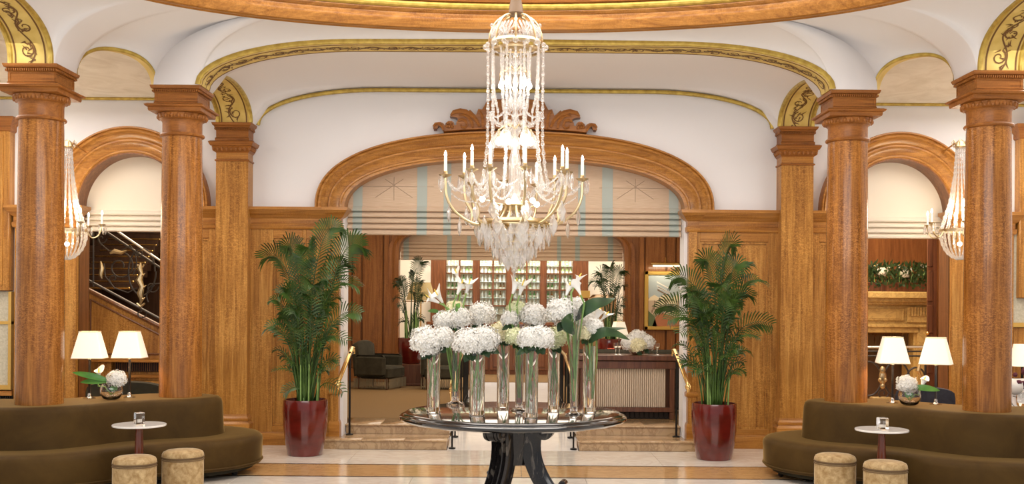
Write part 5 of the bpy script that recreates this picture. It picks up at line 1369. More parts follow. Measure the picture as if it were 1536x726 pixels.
def calla(px, py, Z, foot, lab, size=.085, lean=(0.3, 0), spin=0, grp='calla lilies on the granite table'):
    p = P(px, py, Z); t = thing('calla_lily', lab, 'flower', p, grp)
    b = MB(); n = 16; rs = []
    for i in range(9):
        k = i / 8; r = size * (.12 + .26 * k + .30 * k ** 2); z = -size * 1.3 + size * 1.85 * k; ring_ = []
        for j in range(n):
            a = 2 * pi * j / n; tip = max(0, cos(a)) ** 2
            rr = r * (1 + .28 * k ** 3 * tip); zz = z + size * k ** 3 * (.55 * tip - .25) - .3 * size * k ** 4 * (1 - tip)
            ring_.append((rr * cos(a), rr * sin(a), zz))
        rs.append(ring_)
    b.rings(rs, False)
    sp = obj('spathe', b, CALLA, t, 0)
    sd = MB().tube([(0, 0, -size * .9), (0, 0, size * .3), (size * .05, 0, size * .55)], [.006, .007, .004], 6)
    sx = obj('spadix', sd, mat('spadix_yellow', (.8, .6, .1), .6) if 'spadix_yellow' not in bpy.data.materials else bpy.data.materials['spadix_yellow'], t)
    e = (lean[0], lean[1], spin); sp.rotation_euler = e; sx.rotation_euler = e
    m = Matrix.Rotation(spin, 3, 'Z') @ Matrix.Rotation(lean[1], 3, 'Y') @ Matrix.Rotation(lean[0], 3, 'X'); bs = m @ Vector((0, 0, -size * 1.35))
    f = Vector(foot) - p
    obj('stem', MB().tube([bs, bs + (m @ Vector((0, 0, -size * 1.2))), bs.lerp(f, .5) + Vector((0, 0, 0)), f], [.008, .009, .009, .007], 7), STEM, t)
    return t
def cyl_vase(Zv, px, wpx, ytop, lab):
    s = F / Zv; base = P(px, 600, Zv); r = wpx / 2 / s; h = P(px, ytop, Zv).z - TZ; th = .006
    t = thing('cylinder_vase', lab, 'vase', (base.x, Zv, TZ + .0005), 'tall clear cylinder vases')
    obj('glass_wall', MB().lathe([(r * .97, 0), (r, .004), (r, h), (r - th, h), (r - th, .035), (.001, .030)], seg=32), GLASS, t, 60)
    obj('base_disc', MB().lathe([(r * .93, .036), (r * .93, .040), (.001, .040)], seg=32), GLASS, t)
    return (base.x, Zv, r, h)
def flare_vase(Zv, px, wtop, wbot, ytop, lab):
    s = F / Zv; base = P(px, 600, Zv); r1 = wtop / 2 / s; r0 = wbot / 2 / s; h = P(px, ytop, Zv).z - TZ; th = .005
    t = thing('flared_vase', lab, 'vase', (base.x, Zv, TZ + .0005), 'tall flared glass vases')
    obj('foot', MB().lathe([(r0 * 2.2, 0), (r0 * 2.2, .006), (r0 * 1.4, .014), (r0 * .9, .03)], seg=32), GLASS, t, 60)
    obj('glass_wall', MB().lathe([(r0 * .9, .03), (r0, .06), (r0 * 1.08, h * .4), (r0 + (r1 - r0) * .45, h * .75), (r1, h), (r1 - th, h), (r0 + (r1 - r0) * .45 - th, h * .75), (r0 * 1.08 - th, h * .4), (r0 - th, .07), (.001, .06)], seg=32), GLASS, t, 60)
    return (base.x, Zv, r0, h)
V1 = cyl_vase(9.46, 650, 20, 523, 'tall cylinder vase at the left edge of the granite table')
V2 = cyl_vase(9.20, 715.5, 23, 523, 'tall wide cylinder vase at the front left of the granite table')
V3 = cyl_vase(9.95, 754.5, 18.5, 519, 'tall cylinder vase under the cream hydrangea, left of centre')
V4 = cyl_vase(9.04, 797, 20, 522, 'tall cylinder vase at the front, right of the table centre')
V5 = cyl_vase(9.72, 830.5, 18, 517, 'tall cylinder vase under the small white hydrangea, right of centre')
V6 = cyl_vase(9.56, 884, 20, 519, 'tall cylinder vase at the right edge of the granite table')
W1 = flare_vase(10.2, 683, 20, 12, 484, 'tall flared vase at the back left of the granite table')
W2 = flare_vase(9.55, 779, 19, 12, 486, 'tall flared vase near the centre of the granite table')
W3 = flare_vase(9.25, 861, 25, 12, 462, 'tall flared vase with large dark leaves, at the right of the table')
def ft(V, dx=0, dy=0, dz=.05): return (V[0] + dx * V[2], V[1] + dy * V[2], TZ + dz + .02)
hydrangea(640, 513, 9.46, 23, 0, ft(V1, -.3, 0, .22), 'large white hydrangea at the far left of the table')
hydrangea(664, 508, 9.50, 18, 1, ft(V1, .4, .1, .25), 'white hydrangea just right of the leftmost bloom', 1)
hydrangea(704, 514, 9.20, 22, 1, ft(V2, -.3, 0, .25), 'large white hydrangea in the front left wide vase, left bloom')
hydrangea(728, 509, 9.22, 20, 0, ft(V2, .3, .1, .1), 'white hydrangea in the front left wide vase, right bloom', 3)
hydrangea(752, 499, 9.95, 17, 2, ft(V3, 0, 0, .28), 'cream yellow hydrangea left of the table centre', 5)
hydrangea(774, 507, 9.30, 15, 3, ft(W2, 0, 0, .2), 'greenish cream hydrangea at the table centre', 2)
hydrangea(795, 508, 9.04, 18, 0, ft(V4, -.3, 0, .2), 'white hydrangea in the front centre vase, left bloom', 4)
hydrangea(812, 507, 9.06, 18, 1, ft(V4, .3, 0, .3), 'white hydrangea in the front centre vase, right bloom', 3)
hydrangea(834, 507, 9.72, 17, 3, ft(V5, 0, 0, .25), 'pale green white hydrangea right of the table centre', 4)
hydrangea(666, 481, 10.15, 15, 0, ft(W1, -.3, 0, .3), 'white hydrangea in the back left group, lowest at left', 2)
hydrangea(690, 478, 10.15, 17, 1, ft(W1, 0, 0, .3), 'white hydrangea in the middle of the back left group', 3)
hydrangea(722, 472, 10.3, 19, 0, ft(W1, .3, 0, .3), 'white hydrangea at the right of the back left group', 3)
hydrangea(682, 464, 10.3, 13, 2, ft(W1, .2, .3, .4), 'small cream hydrangea on top of the back left group', 1)
hydrangea(765, 479, 9.6, 13, 0, ft(W2, -.3, 0, .4), 'small white hydrangea above the table centre, left', 3)
hydrangea(775, 466, 9.7, 14, 3, ft(W2, 0, .3, .4), 'green white hydrangea above the table centre, topmost', 2)
hydrangea(801, 474, 9.6, 19, 1, ft(W2, .3, 0, .4), 'large white hydrangea above the table centre, right', 3)
hydrangea(842, 468, 9.3, 21, 0, ft(W3, -.3, 0, .4), 'large white hydrangea in the right flared vase, left bloom', 2)
hydrangea(864, 462, 9.5, 16, 1, ft(W3, .3, .3, .4), 'white hydrangea in the right flared vase, right bloom', 1)
hydrangea(880, 477, 9.9, 15, 1, ft(V6, -.5, .5, .3), 'white hydrangea behind the rightmost vase', 1)
hydrangea(890, 492, 9.56, 15, 0, ft(V6, .3, 0, .25), 'white hydrangea in the rightmost vase, right bloom', 3)
hydrangea(876, 501, 9.54, 12, 2, ft(V6, -.3, 0, .25), 'cream hydrangea in the rightmost vase, left bloom', 2)
calla(644, 446, 10.1, ft(W1, -.4, 0, .1), 'calla lily leaning furthest left above the back left group', .085, (0.25, -1.05), 0)
calla(655, 440, 10.12, ft(W1, -.2, 0, .1), 'calla lily second from left, tilted beside the leftmost one', .09, (.45, -.55), 0)
calla(684, 408, 10.3, ft(W1, .2, .2, .1), 'topmost calla lily above the back left group', .06, (.2, -.4), .4)
calla(692, 426, 10.2, ft(W1, .2, 0, .1), 'open calla lily below the topmost one, left side', .085, (.3, -.25), 2.6)
calla(704, 424, 10.1, ft(W1, .4, -.1, .1), 'open calla lily right of the topmost one', .085, (.3, .25), .1)
calla(774, 424, 9.6, ft(W2, -.2, 0, .1), 'left calla lily above the table centre, under the crystal ball', .085, (.3, -.2), 2.8)
calla(784, 426, 9.55, ft(W2, .2, 0, .1), 'right calla lily above the table centre, under the crystal ball', .085, (.35, .2), .2)
calla(854, 429, 9.3, ft(W3, -.2, 0, .1), 'left calla lily of the right flared vase', .07, (.3, -.2), 2.6)
calla(865, 428, 9.25, ft(W3, .1, 0, .1), 'middle calla lily of the right flared vase', .07, (.4, 0), 4.5)
calla(869, 415, 9.25, ft(W3, .2, .1, .1), 'topmost calla lily of the right flared vase', .065, (.1, .45), 0)
calla(899, 466, 9.7, ft(V6, .4, 0, .1), 'calla lily low at the right, beside the large leaf', .09, (.4, -.1), 2.2)
calla(910, 471, 9.7, ft(V6, .5, 0, .1), 'small calla lily furthest right on the table', .06, (.3, .7), 0)
def big_leaf(pts, w_, foot, lab, Z=9.3, m=LEAFD):
    p0 = P(pts[0][0], pts[0][1], Z); t = thing('large_leaf', lab, 'leaf', p0, 'large dark leaves in the table vases')
    c = catmull([P(x, y, Z + dz) - p0 for x, y, dz in pts], 6, False) if 0 else None
    q = [P(x, y, Z + dz) - p0 for x, y, dz in pts]; vs = []; n = 14
    def at(k):
        f = k * (len(q) - 1); i = min(int(f), len(q) - 2); return q[i].lerp(q[i + 1], f - i)
    cs = [at(i / n) for i in range(n + 1)]; cs = [cs[0]] + [(cs[i - 1] + cs[i] * 2 + cs[i + 1]) / 4 for i in range(1, n)] + [cs[-1]]
    for i, c in enumerate(cs):
        k = i / n; d = (cs[min(i + 1, n)] - cs[max(i - 1, 0)]).normalized(); sd = Vector((-d.z, 0, d.x)); ww = w_ * (sin(pi * min(1, k ** .8)) ** .7 + .02)
        vs += [c - sd * ww + Vector((0, -.02, 0)), c, c + sd * ww + Vector((0, .03, 0))]
    lb = MB(); lb.add(vs, [f for i in range(n) for f in ((3 * i, 3 * i + 1, 3 * i + 4, 3 * i + 3), (3 * i + 1, 3 * i + 2, 3 * i + 5, 3 * i + 4))])
    obj('blade', lb, m, t, 0)
    obj('stalk', MB().tube([(0, 0, 0), ((foot[0] - p0.x) * .4, 0, (foot[2] - p0.z) * .3), (foot[0] - p0.x, foot[1] - p0.y, foot[2] - p0.z)], .007, 6), STEM, t)
big_leaf([(868, 480, 0), (876, 465, -.05), (892, 455, -.05), (910, 452, 0), (923, 447, .1)], .055, ft(W3, 0, 0, .4), 'large dark leaf rising right from the right flared vase')
big_leaf([(858, 470, 0), (850, 480, -.1), (853, 492, -.12), (862, 502, -.1)], .055, ft(W3, 0, 0, .3), 'dark leaf hanging at the front of the right flared vase', 9.2)
big_leaf([(884, 515, 0), (893, 503, -.05), (907, 497, -.05), (925, 500, 0), (945, 510, .05)], .045, ft(V6, 0, 0, .3), 'large dark leaf drooping right from the rightmost vase', 9.5)
big_leaf([(884, 510, 0), (900, 496, -.1), (915, 494, -.1), (940, 492, 0)], .025, ft(V6, .2, 0, .3), 'narrow dark leaf above the drooping one, right side', 9.6)
big_leaf([(683, 470, 0), (686, 460, -.1), (690, 455, -.1)], .03, ft(W1, 0, 0, .3), 'small dark leaf among the back left blooms', 10.1, LEAFL)
big_leaf([(660, 468, .1), (650, 466, .1), (641, 467, .1)], .02, ft(W1, 0, 0, .3), 'small bright leaf pointing left below the leaning callas', 10.1, LEAFL)

# loose greenery in the vases
for i, (V, nm) in enumerate(((V1, 'leftmost cylinder vase'), (V2, 'front left wide vase'), (V3, 'vase left of centre'), (V4, 'front centre vase'), (V5, 'vase right of centre'), (V6, 'rightmost cylinder vase'))):
    t = thing('greenery_bunch', f'bunch of green cut stalks standing inside the {nm}', 'greenery', (V[0], V[1], TZ + .05), 'cut stems in the vases')
    rnd = random.Random(i)
    for k in range(4):
        a = rnd.uniform(0, 6.28); r = V[2] * .7
        obj('stem', MB().tube([(r * cos(a), r * sin(a), rnd.uniform(.02, .25)), (r * .3 * cos(a + 1), r * .3 * sin(a + 1), .38), (-r * .7 * cos(a), -r * .7 * sin(a), .58)], .0055, 5), STEM, t)

# ---- bowls with flowers
def bowl(name, label, loc, r, m, flw, group=None, metal=False):
    t = thing(name, label, 'vase', loc, group)
    prof = [(r * .45, 0), (r * .75, r * .16), (r * .97, r * .55), (r, r * .9), (r * .93, r * 1.25), (r * .78, r * 1.5), (r * .82, r * 1.56)]
    if not metal: prof += [(r * .74, r * 1.5), (r * .88, r * 1.25), (r * .95, r * .9), (r * .9, r * .55), (r * .6, r * .2), (.001, r * .14)]
    obj('glass_bowl' if not metal else 'silver_bowl', MB().lathe(prof, seg=32, caps=True), m, t, 60)
    return t
for s, (x, y), g in ((-1, (-4.335, 11.15), 'left'), (1, (4.285, 11.17), 'right')):
    z = .8545; bowl('bowl_vase', f'round clear glass bowl vase between the lamps on the {g} sofa', (x, y, z), .118, GLASS, None, 'round glass bowl vases')
    px = 770.7 + x * F / y; py = 458 - (z - EYE) * F / y + ROLL * (px - 768)
    hydrangea(px - 5 if s > 0 else px + 7, py - 31, y, 13 if s < 0 else 14, 0, (x, y, z + .05), f'white hydrangea in the glass bowl on the {g} sofa', 2, 'hydrangeas on the sofa backs', LEAFL)
    calla(px + 21 if s > 0 else px - 20, py - 43 if s < 0 else py - 38, y, (x, y, z + .05), f'white calla lily in the glass bowl on the {g} sofa', .07, (.3, .2 * s), 1.0, 'calla lilies on the sofa backs')
    for k, (ddx, ddy, nm2) in enumerate(((-60, -41, 'longer'), (-48, -26, 'shorter'))) if s < 0 else ((0, (45, -22, 'longer')),):
        p0 = Vector((x, y, z + .2)); q = P(px + ddx, py + ddy, y - .05); t = thing('strap_leaf', f'{nm2} bright green strap leaf in the bowl on the {g} sofa', 'leaf', p0, 'strap leaves on the sofa backs')
        obj('blade', leaf_blade(MB(), (0, 0, 0), q - p0, .035, up=Vector((0, -1, .35)), droop=.15, seg=9), LEAFL, t, 0); obj('stalk', MB().tube([(0, 0, 0), (0, 0, -.12)], .005, 5), STEM, t)
SILV = mat('mercury_silver', (.72, .68, .58), .12, 1.0)
bw = bowl('silver_bowl_vase', 'round silvery bowl vase of hydrangeas on the pleated console', (kx(957.5), Zk + .18, kz(533) + .0005), .13, SILV, None, metal=True)
yy = Zk + .18
for px, py, r, k, lab in ((945, 514, 12, 0, 'leftmost'), (957, 508, 13, 1, 'topmost'), (969, 514, 12, 0, 'rightmost'), (957, 518, 12, 2, 'front lower')):
    hydrangea(px, py, yy - (.08 if k == 2 else 0), r, k, (kx(957.5), yy, kz(533) + .1), f'{lab} white hydrangea in the silvery bowl on the console', 1, 'hydrangeas on the console')
for px, py, Zh, r, lab in ((1323, 408, 17.2, 7, 'left'), (1357.5, 411, 17.2, 6.5, 'right')):
    hydrangea(px, py, Zh, r, 0, tuple(P(px, py + 18, Zh)), f'white hydrangea at the {lab} of the mantel planter', 0, 'hydrangeas in the mantel planter')
for k, px in enumerate((1312, 1333, 1349, 1366, 1384)):
    calla(px, 399 + (k % 2) * 3, 17.25, tuple(P(px, 425, 17.2)), f'small white calla lily in the mantel planter, {ORD[k].replace("lowest", "first")} from the left', .045, (.2, .3), k, 'calla lilies in the mantel planter')

# ================================================================== PALMS
def frond(base, tip, rise, leaf_len, m, parent, seed, t0=.34, pairs=26):
    rnd = random.Random(seed); base, tip = Vector(base), Vector(tip); d = tip - base; roll = rnd.choice([-1, 1]) * rnd.uniform(.35, 1.15)
    c = Vector((base.x + d.x * .28, base.y + d.y * .28, max(tip.z, base.z + d.z * .5) + rise))
    def Q(t): return base * (1 - t) ** 2 + c * 2 * t * (1 - t) + tip * t * t
    LF = d.length; leaf_len *= max(.42, min(1, LF / 1.9)); pairs = max(9, min(30, int((1 - t0) * LF / .040)))
    pts = [Q(i / 14) for i in range(15)]
    b = MB().tube(pts, [.011 * (1 - .8 * i / 14) for i in range(15)], 5)
    for k in range(pairs):
        t = t0 + (1 - t0) * (k + .5) / pairs; p = Q(t); tg = (Q(min(1, t + .02)) - Q(t - .02)).normalized()
        side = tg.cross(Vector((0, 0, 1))); side = side.normalized() if side.length > .05 else Vector((1, 0, 0)); up = side.cross(tg); side, up = side * cos(roll) + up * sin(roll), up * cos(roll) - side * sin(roll)
        l = leaf_len * 1.0 * (sin(pi * (.12 + .80 * (t - t0) / (1 - t0))) ** .7) * rnd.uniform(.85, 1.1)
        for s in (-1, 1):
            dr = (side * s * .85 + tg * (.60 + .3 * (t - t0)) + up * .18).normalized(); w_ = .0058 + .0135 * leaf_len
            p1 = p + dr * l * .5; p2 = p + dr * l * .82 - Vector((0, 0, l * .10)); p3 = p + dr * l - Vector((0, 0, l * rnd.uniform(.22, .38)))
            n = dr.cross(up).normalized() * w_
            if n.length < 1e-6: n = tg * w_
            b.add([p - n * .4, p + n * .4, p1 - n, p1 + n, p2 - n * .7, p2 + n * .7, p3], [(0, 1, 3, 2), (2, 3, 5, 4), (4, 5, 6)])
    return obj('frond', b, m, parent, 0)
def pot(parent, r, h, m=REDPOT):
    obj('pot', MB().lathe([(r * .74, 0), (r * .78, .01), (r * .88, h * .25), (r * .97, h * .5), (r * 1.0, h * .8), (r * .985, h * .97), (r * .97, h), (r * .90, h), (r * .88, h * .92), (.001, h * .92)], seg=48), m, parent, 40)
    obj('soil', MB().lathe([(r * .89, h * .925), (.001, h * .94)], seg=24), SOIL, parent)
def palm(name, label, px, pyb, Z, r, h, tips, leaf_len, m, seed, zfix=None, extra=14, spread=.5, height=1.4):
    p = P(px, pyb, Z); p.z = zfix if zfix is not None else 0
    t = thing(name, label, 'plant', p); pot(t, r, h); rnd = random.Random(seed)
    for i, (x, y, dy) in enumerate(tips):
        q = P(x, y, Z + dy) - p; a = rnd.uniform(0, 6.28); base = (r * .35 * cos(a) + q.x * .08, r * .35 * sin(a), h * .9)
        frond(base, q, .10 + .14 * rnd.random() + .12 * abs(q.x), leaf_len * rnd.uniform(.85, 1.1), m, t, seed * 100 + i, t0=.40 if q.z > h + 1.0 else .42)
    for i in range(extra):
        a = 2 * pi * (i * .382 + .1); hh = h + height * (.25 + .75 * ((i * 7) % extra) / extra); rr = spread * rnd.uniform(.55, 1.0)
        frond((r * .3 * cos(a), r * .3 * sin(a), h * .9), (rr * cos(a), rr * sin(a) * .7, hh), .12, leaf_len * rnd.uniform(.7, .95), m, t, seed * 100 + 60 + i, t0=.42, pairs=20)
    b = MB()
    for i in range(16):
        a = rnd.uniform(0, 6.28); rr = r * rnd.uniform(.1, .6); b.tube([(rr * cos(a), rr * sin(a), h * .9), (rr * 1.1 * cos(a), rr * 1.1 * sin(a), h + rnd.uniform(.25, .6))], [.012, .007], 5)
    obj('cane', b, STEM, t)
    return t
TL = [(396, 388, 0), (430, 372, .15), (508, 344, .1), (543, 370, -.1), (541, 470, -.1), (400, 492, 0), (408, 556, -.1), (522, 512, -.2), (462, 372, -.1), (520, 400, 0), (420, 440, -.1), (492, 420, -.25), (425, 590, -.1), (516, 590, -.2), (505, 550, -.3), (440, 470, -.3), (470, 430, -.3), (535, 430, 0), (455, 395, .1)]
palm('potted_palm', 'tall potted palm in an oxblood red pot, left of the steps', 457.5, 684, 13.05, .282, .70, TL, .34, PALM, 1, 0, 40, .46, 1.40)
TR = [(1007, 420, 0), (985, 462, -.1), (1099, 370, 0), (1143, 424, .1), (1158, 487, 0), (1002, 480, -.1), (1010, 520, -.1), (1055, 392, .1), (1128, 445, -.1), (1138, 505, -.2), (1030, 440, -.2), (1118, 560, -.2), (1036, 560, -.2), (1083, 430, -.3), (1045, 455, -.3), (1110, 400, .1), (1070, 470, -.3), (1124, 530, -.3), (1020, 500, -.3)]
palm('potted_palm', 'tall potted palm in an oxblood red pot, right of the steps', 1071, 690, 12.95, .282, .70, TR, .34, PALM, 2, 0, 40, .46, 1.40)
palm('potted_palm', 'smaller potted palm in a red pot on a wood pedestal, far left in the lounge', 616, 545, 21.1, .27, .52, [(633, 395, 0), (600, 425, 0), (630, 425, 0), (590, 450, 0), (640, 445, -.1), (598, 485, -.1), (636, 480, -.1), (618, 440, -.2), (622, 410, 0)], .34, PALM2, 3, ZF + .445, 10, .36, 1.4)
palm('potted_palm', 'smaller potted palm in a red pot on a wood pedestal, far right in the lounge', 914, 548, 21.4, .27, .52, [(933, 408, 0), (893, 430, 0), (886, 425, 0), (915, 402, 0), (925, 440, -.1), (935, 450, -.1), (930, 470, -.2), (900, 412, 0), (936, 430, 0)], .40, PALM2, 4, ZF + .445, 8, .34, 1.3)

# ================================================================== CHANDELIERS
ZCH = 9.5; SCH = F / ZCH
def chz(py): return EYE + (458 - py) / SCH
def drop_mesh():
    b = MB(); b.lathe([(.002, 0), (.010, -.012), (.006, -.022), (.024, -.055), (.030, -.085), (.018, -.125), (.002, -.150)], seg=6, sx=1, sy=.38); return b.mesh('pendant', CRYS, 20)
def spear_mesh():
    b = MB(); b.lathe([(.002, 0), (.007, -.01), (.005, -.02), (.014, -.05), (.010, -.10), (.001, -.13)], seg=6, sx=1, sy=.6); return b.mesh('pendant', CRYS, 20)
DROP, SPEAR = drop_mesh(), spear_mesh()
def bead(b, c, r, sz=1.0): b.blob(c, r, 1, 1, sz, 6, 4)
def beadline(pts, r0, r1, gap=.9):
    """beads along a polyline, r varying"""
    b = MB(); v = [Vector(p) for p in pts]; s = [0]
    for i in range(1, len(v)): s.append(s[-1] + (v[i] - v[i - 1]).length)
    d = 0; k = 0
    while d < s[-1]:
        f = d / s[-1]; r = (r0 + (r1 - r0) * f) * (1.0 if k % 3 else 1.35); p, _ = along(v, s, d); bead(b, p, r, 1.25 if k % 3 == 0 else 1); d += r * 2 * gap; k += 1
    return b
def sag(a, c, s, n=10): a, c = Vector(a), Vector(c); return [a.lerp(c, i / n) - Vector((0, 0, s * 4 * (i / n) * (1 - i / n))) for i in range(n + 1)]
t = thing('crystal_chandelier', 'large crystal chandelier with candle arms hanging over the flower table', 'chandelier', (0, ZCH, chz(340)))
z0c = chz(340)
def cobj(name, b, m, parent=None, **k):
    b.v = [(x, y, z - z0c) for x, y, z in b.v]; return obj(name, b, m, parent or t, **k)
def polar(r, a, z): return (r * cos(a), r * sin(a), z)
cobj('suspension_sleeve', MB().lathe([(.055, chz(24)), (.07, chz(20)), (.062, chz(10)), (.05, chz(0)), (.055, chz(-10)), (.035, chz(-40)), (.03, ZR + 1.38)], seg=16), mat('bronze_cloth', (.16, .10, .055), .5), world=False)
# crown
zt, zbm = chz(24), chz(66)
for i in range(8):
    a = 2 * pi * i / 8 + .0; pts = [polar(.07 + (.245 - .07) * sin(pi / 2 * k / 8), a, zbm + (zt - zbm) * cos(pi / 2 * k / 8)) for k in range(9)]
    cobj('crown_rib', MB().tube(pts, .011, 6), GILT)
    a2 = a + pi / 8
    b = MB()
    for f in range(5):
        fa = -.8 + f * .4
        b.tube([polar(.235, a2, zbm + .03), polar(.225, a2 + fa * .36, zbm + .10 + .02 * cos(fa * 2)), polar(.17 + .0, a2 + fa * .5, zbm + .17)], .011, 5)
    cobj('crown_fan', b, CRYS)
    for c_, r_ in ((polar(.275, a, chz(71)), .028), (polar(.275, a2, chz(71)), .022), (polar(.22, a, chz(38)), .018)): cobj('rosette', MB().blob(c_, r_, 1, 1, 1, 8, 6), CRYS)
cobj('crown_ring', MB().lathe([(.235, chz(70)), (.25, chz(70)), (.258, chz(67)), (.25, chz(63)), (.235, chz(63))], seg=48, caps=False), GILT)
cobj('crown_ring', MB().lathe([(.085, chz(72)), (.10, chz(72)), (.10, chz(66)), (.085, chz(66))], seg=24, caps=False), GILT)
cobj('crown_ring', MB().lathe([(.215, chz(78)), (.235, chz(78)), (.235, chz(75)), (.215, chz(75))], seg=48, caps=False), GILT)
# central baluster of glass balls
prof = [(.001, chz(76)), (.015, chz(78))]
for y, r in ((84, .022), (92, .045), (99, .020), (106, .05), (114, .018), (122, .03), (132, .018), (140, .03), (147, .018), (156, .062), (166, .025), (176, .034), (186, .025), (196, .060), (205, .03), (214, .05), (224, .03), (236, .05), (250, .06), (266, .05), (282, .07), (296, .05), (306, .09), (316, .04), (322, .06), (332, .065), (342, .03), (350, .025)):
    prof.append((r, chz(y)))
cobj('glass_stem', MB().lathe(prof, seg=14), CRYS, ang=0)
cobj('hub', MB().lathe([(.02, chz(298)), (.10, chz(304)), (.115, chz(308)), (.09, chz(314)), (.02, chz(318))], seg=24), GILT)
cobj('hub', MB().lathe([(.02, chz(346)), (.075, chz(348)), (.08, chz(351)), (.02, chz(354))], seg=24), GILT)
# lower gilded rings
for r, y in ((.34, 334), (.52, 331)): pass
cobj('main_ring', MB().lathe([(.30, chz(337)), (.315, chz(338)), (.33, chz(334)), (.315, chz(330)), (.30, chz(331))], seg=64, caps=False), GILT)
# arms with candles
NA = 12
for i in range(NA):
    a = 2 * pi * (i + .35) / NA; R = .64 if i % 2 == 0 else .50; yb = 266 if i % 2 == 0 else 262
    prof_ = [(.10, chz(310)), (.13, chz(322)), (.20, chz(334)), (.31, chz(338)), (.42, chz(334)), (R - .08, chz(318)), (R - .01, chz(296)), (R, chz(yb + 4))]
    c = catmull([Vector(q) for q in prof_], 4, False)
    am = cobj('arm', MB().tube([polar(q.x, a, q.y) for q in c], [.013] * len(c), 7), GILT)
    px_, py_ = R * cos(a), R * sin(a)
    pan = MB().lathe([(.008, chz(yb + 4)), (.05, chz(yb + .5)), (.062, chz(yb - 1)), (.05, chz(yb)), (.012, chz(yb))], (px_, py_, 0), 16).lathe([(.014, chz(yb)), (.022, chz(yb - 2)), (.017, chz(yb - 5)), (.02, chz(yb - 6))], (px_, py_, 0), 12)
    cobj('drip_pan', pan, GILT)
    zc0, zc1 = chz(yb - 4), chz(yb - 27)
    cd_ = cobj('candle', MB().lathe([(.0145, zc0), (.0145, zc1), (.006, zc1 + .004)], (px_, py_, 0), 12), CANDLE)
    fb_ = MB().lathe([(.005, 0), (.012, .012), (.0135, .024), (.008, .045), (.001, .062)], (px_, py_, zc1), 10); cobj('flame_bulb', fb_, FLAME, cd_)
    # pendants around the pan and under the arm
    for k in range(3):
        b_ = a + (-.9 + .9 * k); q = obj('pendant', SPEAR if k == 1 else DROP, None, t); q.location = (px_ + .058 * cos(b_), py_ + .058 * sin(b_), chz(yb) - z0c); q.rotation_euler.z = b_ + pi / 2
    for rr, yy in ((R - .03, 306), (R - .13, 325), (.33, 339)):
        q = obj('pendant', DROP, None, t); q.location = (rr * cos(a + .04), rr * sin(a + .04), chz(yy) - z0c - .01); q.rotation_euler.z = a + pi / 2; q.scale = (1.75, 1.75, 1.2)
    # swags between arms, chains from the curtain ring
    a3 = 2 * pi * (i + 1.35) / NA; R3 = .64 if (i + 1) % 2 == 0 else .50
    cobj('bead_swag', beadline(sag(polar(R, a, chz(yb + 3)), polar(R3, a3, chz(264)), .13), .0085, .0085), CRYS)
    cobj('bead_swag', beadline(sag(polar(.25, a, chz(268)), polar(R, a, chz(yb + 3)), .14), .010, .009), CRYS)
    cobj('bead_swag', beadline(sag(polar(.23, a + .25, chz(285)), polar(R - .05, a, chz(292)), .10), .007, .007), CRYS)
# curtain of strands from crown to lower ring
NS = 20
for i in range(NS):
    a = 2 * pi * i / NS; rr = .255
    pts = [polar(rr, a, chz(74)), polar(rr - .004, a, chz(150)), polar(rr - .002, a, chz(215)), polar(rr + .02, a, chz(250)), polar(rr + .06, a, chz(285))] if i % 2 == 0 else [polar(rr - .03, a, chz(78)), polar(rr - .05, a, chz(140)), polar(rr - .09, a, chz(168))]
    cobj('crystal_strand', beadline(pts, .0125, .0145 if i % 2 == 0 else .010), CRYS)
    if i % 2:
        q = obj('pendant', SPEAR, None, t); q.location = polar(rr - .09, a, chz(168) - z0c); q.rotation_euler.z = a + pi / 2
for i in range(8):
    a = 2 * pi * (i + .5) / 8
    cobj('crystal_strand', beadline([polar(.12, a, chz(80)), polar(.13, a, chz(118)), polar(.12, a, chz(142))], .010, .013), CRYS)
    q = obj('pendant', DROP, None, t); q.location = polar(.12, a, chz(142) - z0c); q.rotation_euler.z = a + pi / 2
    cobj('bead_swag', beadline(sag(polar(.245, a, chz(172)), polar(.05, a + .3, chz(180)), .08), .009, .009), CRYS)
    cobj('bead_swag', beadline(sag(polar(.245, a, chz(172)), polar(.245, a + pi / 4, chz(172)), .05), .009, .009), CRYS)
# upper bulbs and glass bells
for i in range(5):
    a = 2 * pi * i / 5 + .35
    for (r, y, nm) in ((.14, 127, 'upper_bulb'), (.155, 212, 'bell_bulb')):
        c = polar(r, a, chz(y))
        bb = cobj(nm, MB().lathe([(.001, -.035), (.020, -.022), (.024, 0), (.014, .025), (.010, .04)], c, 12), INNERG)
        cobj('bulb_holder', MB().lathe([(.012, .04), (.016, .05), (.012, .11), (.004, .12)], c, 8).tube([(c[0], c[1], c[2] + .11), (c[0] * .5, c[1] * .5, c[2] + .16), (0, 0, c[2] + .12)], .006, 5), GILT)
        if nm == 'bell_bulb':
            cobj('glass_bell', MB().lathe([(.055, -.05), (.056, 0), (.045, .06), (.018, .10)], c, 14, caps=False), CRYS)
for i in range(6):
    a = 2 * pi * i / 6 + .2; r = .30 if i % 2 else .17
    c = polar(r, a, chz(300 + (i % 3) * 5)); cobj('lower_bulb', MB().blob(c, .027, seg=10, rg=6), INNERG)
    cobj('bulb_holder', MB().tube([c, (c[0] * .5, c[1] * .5, c[2] - .04), (0, 0, c[2] - .06)], .006, 5), GILT)
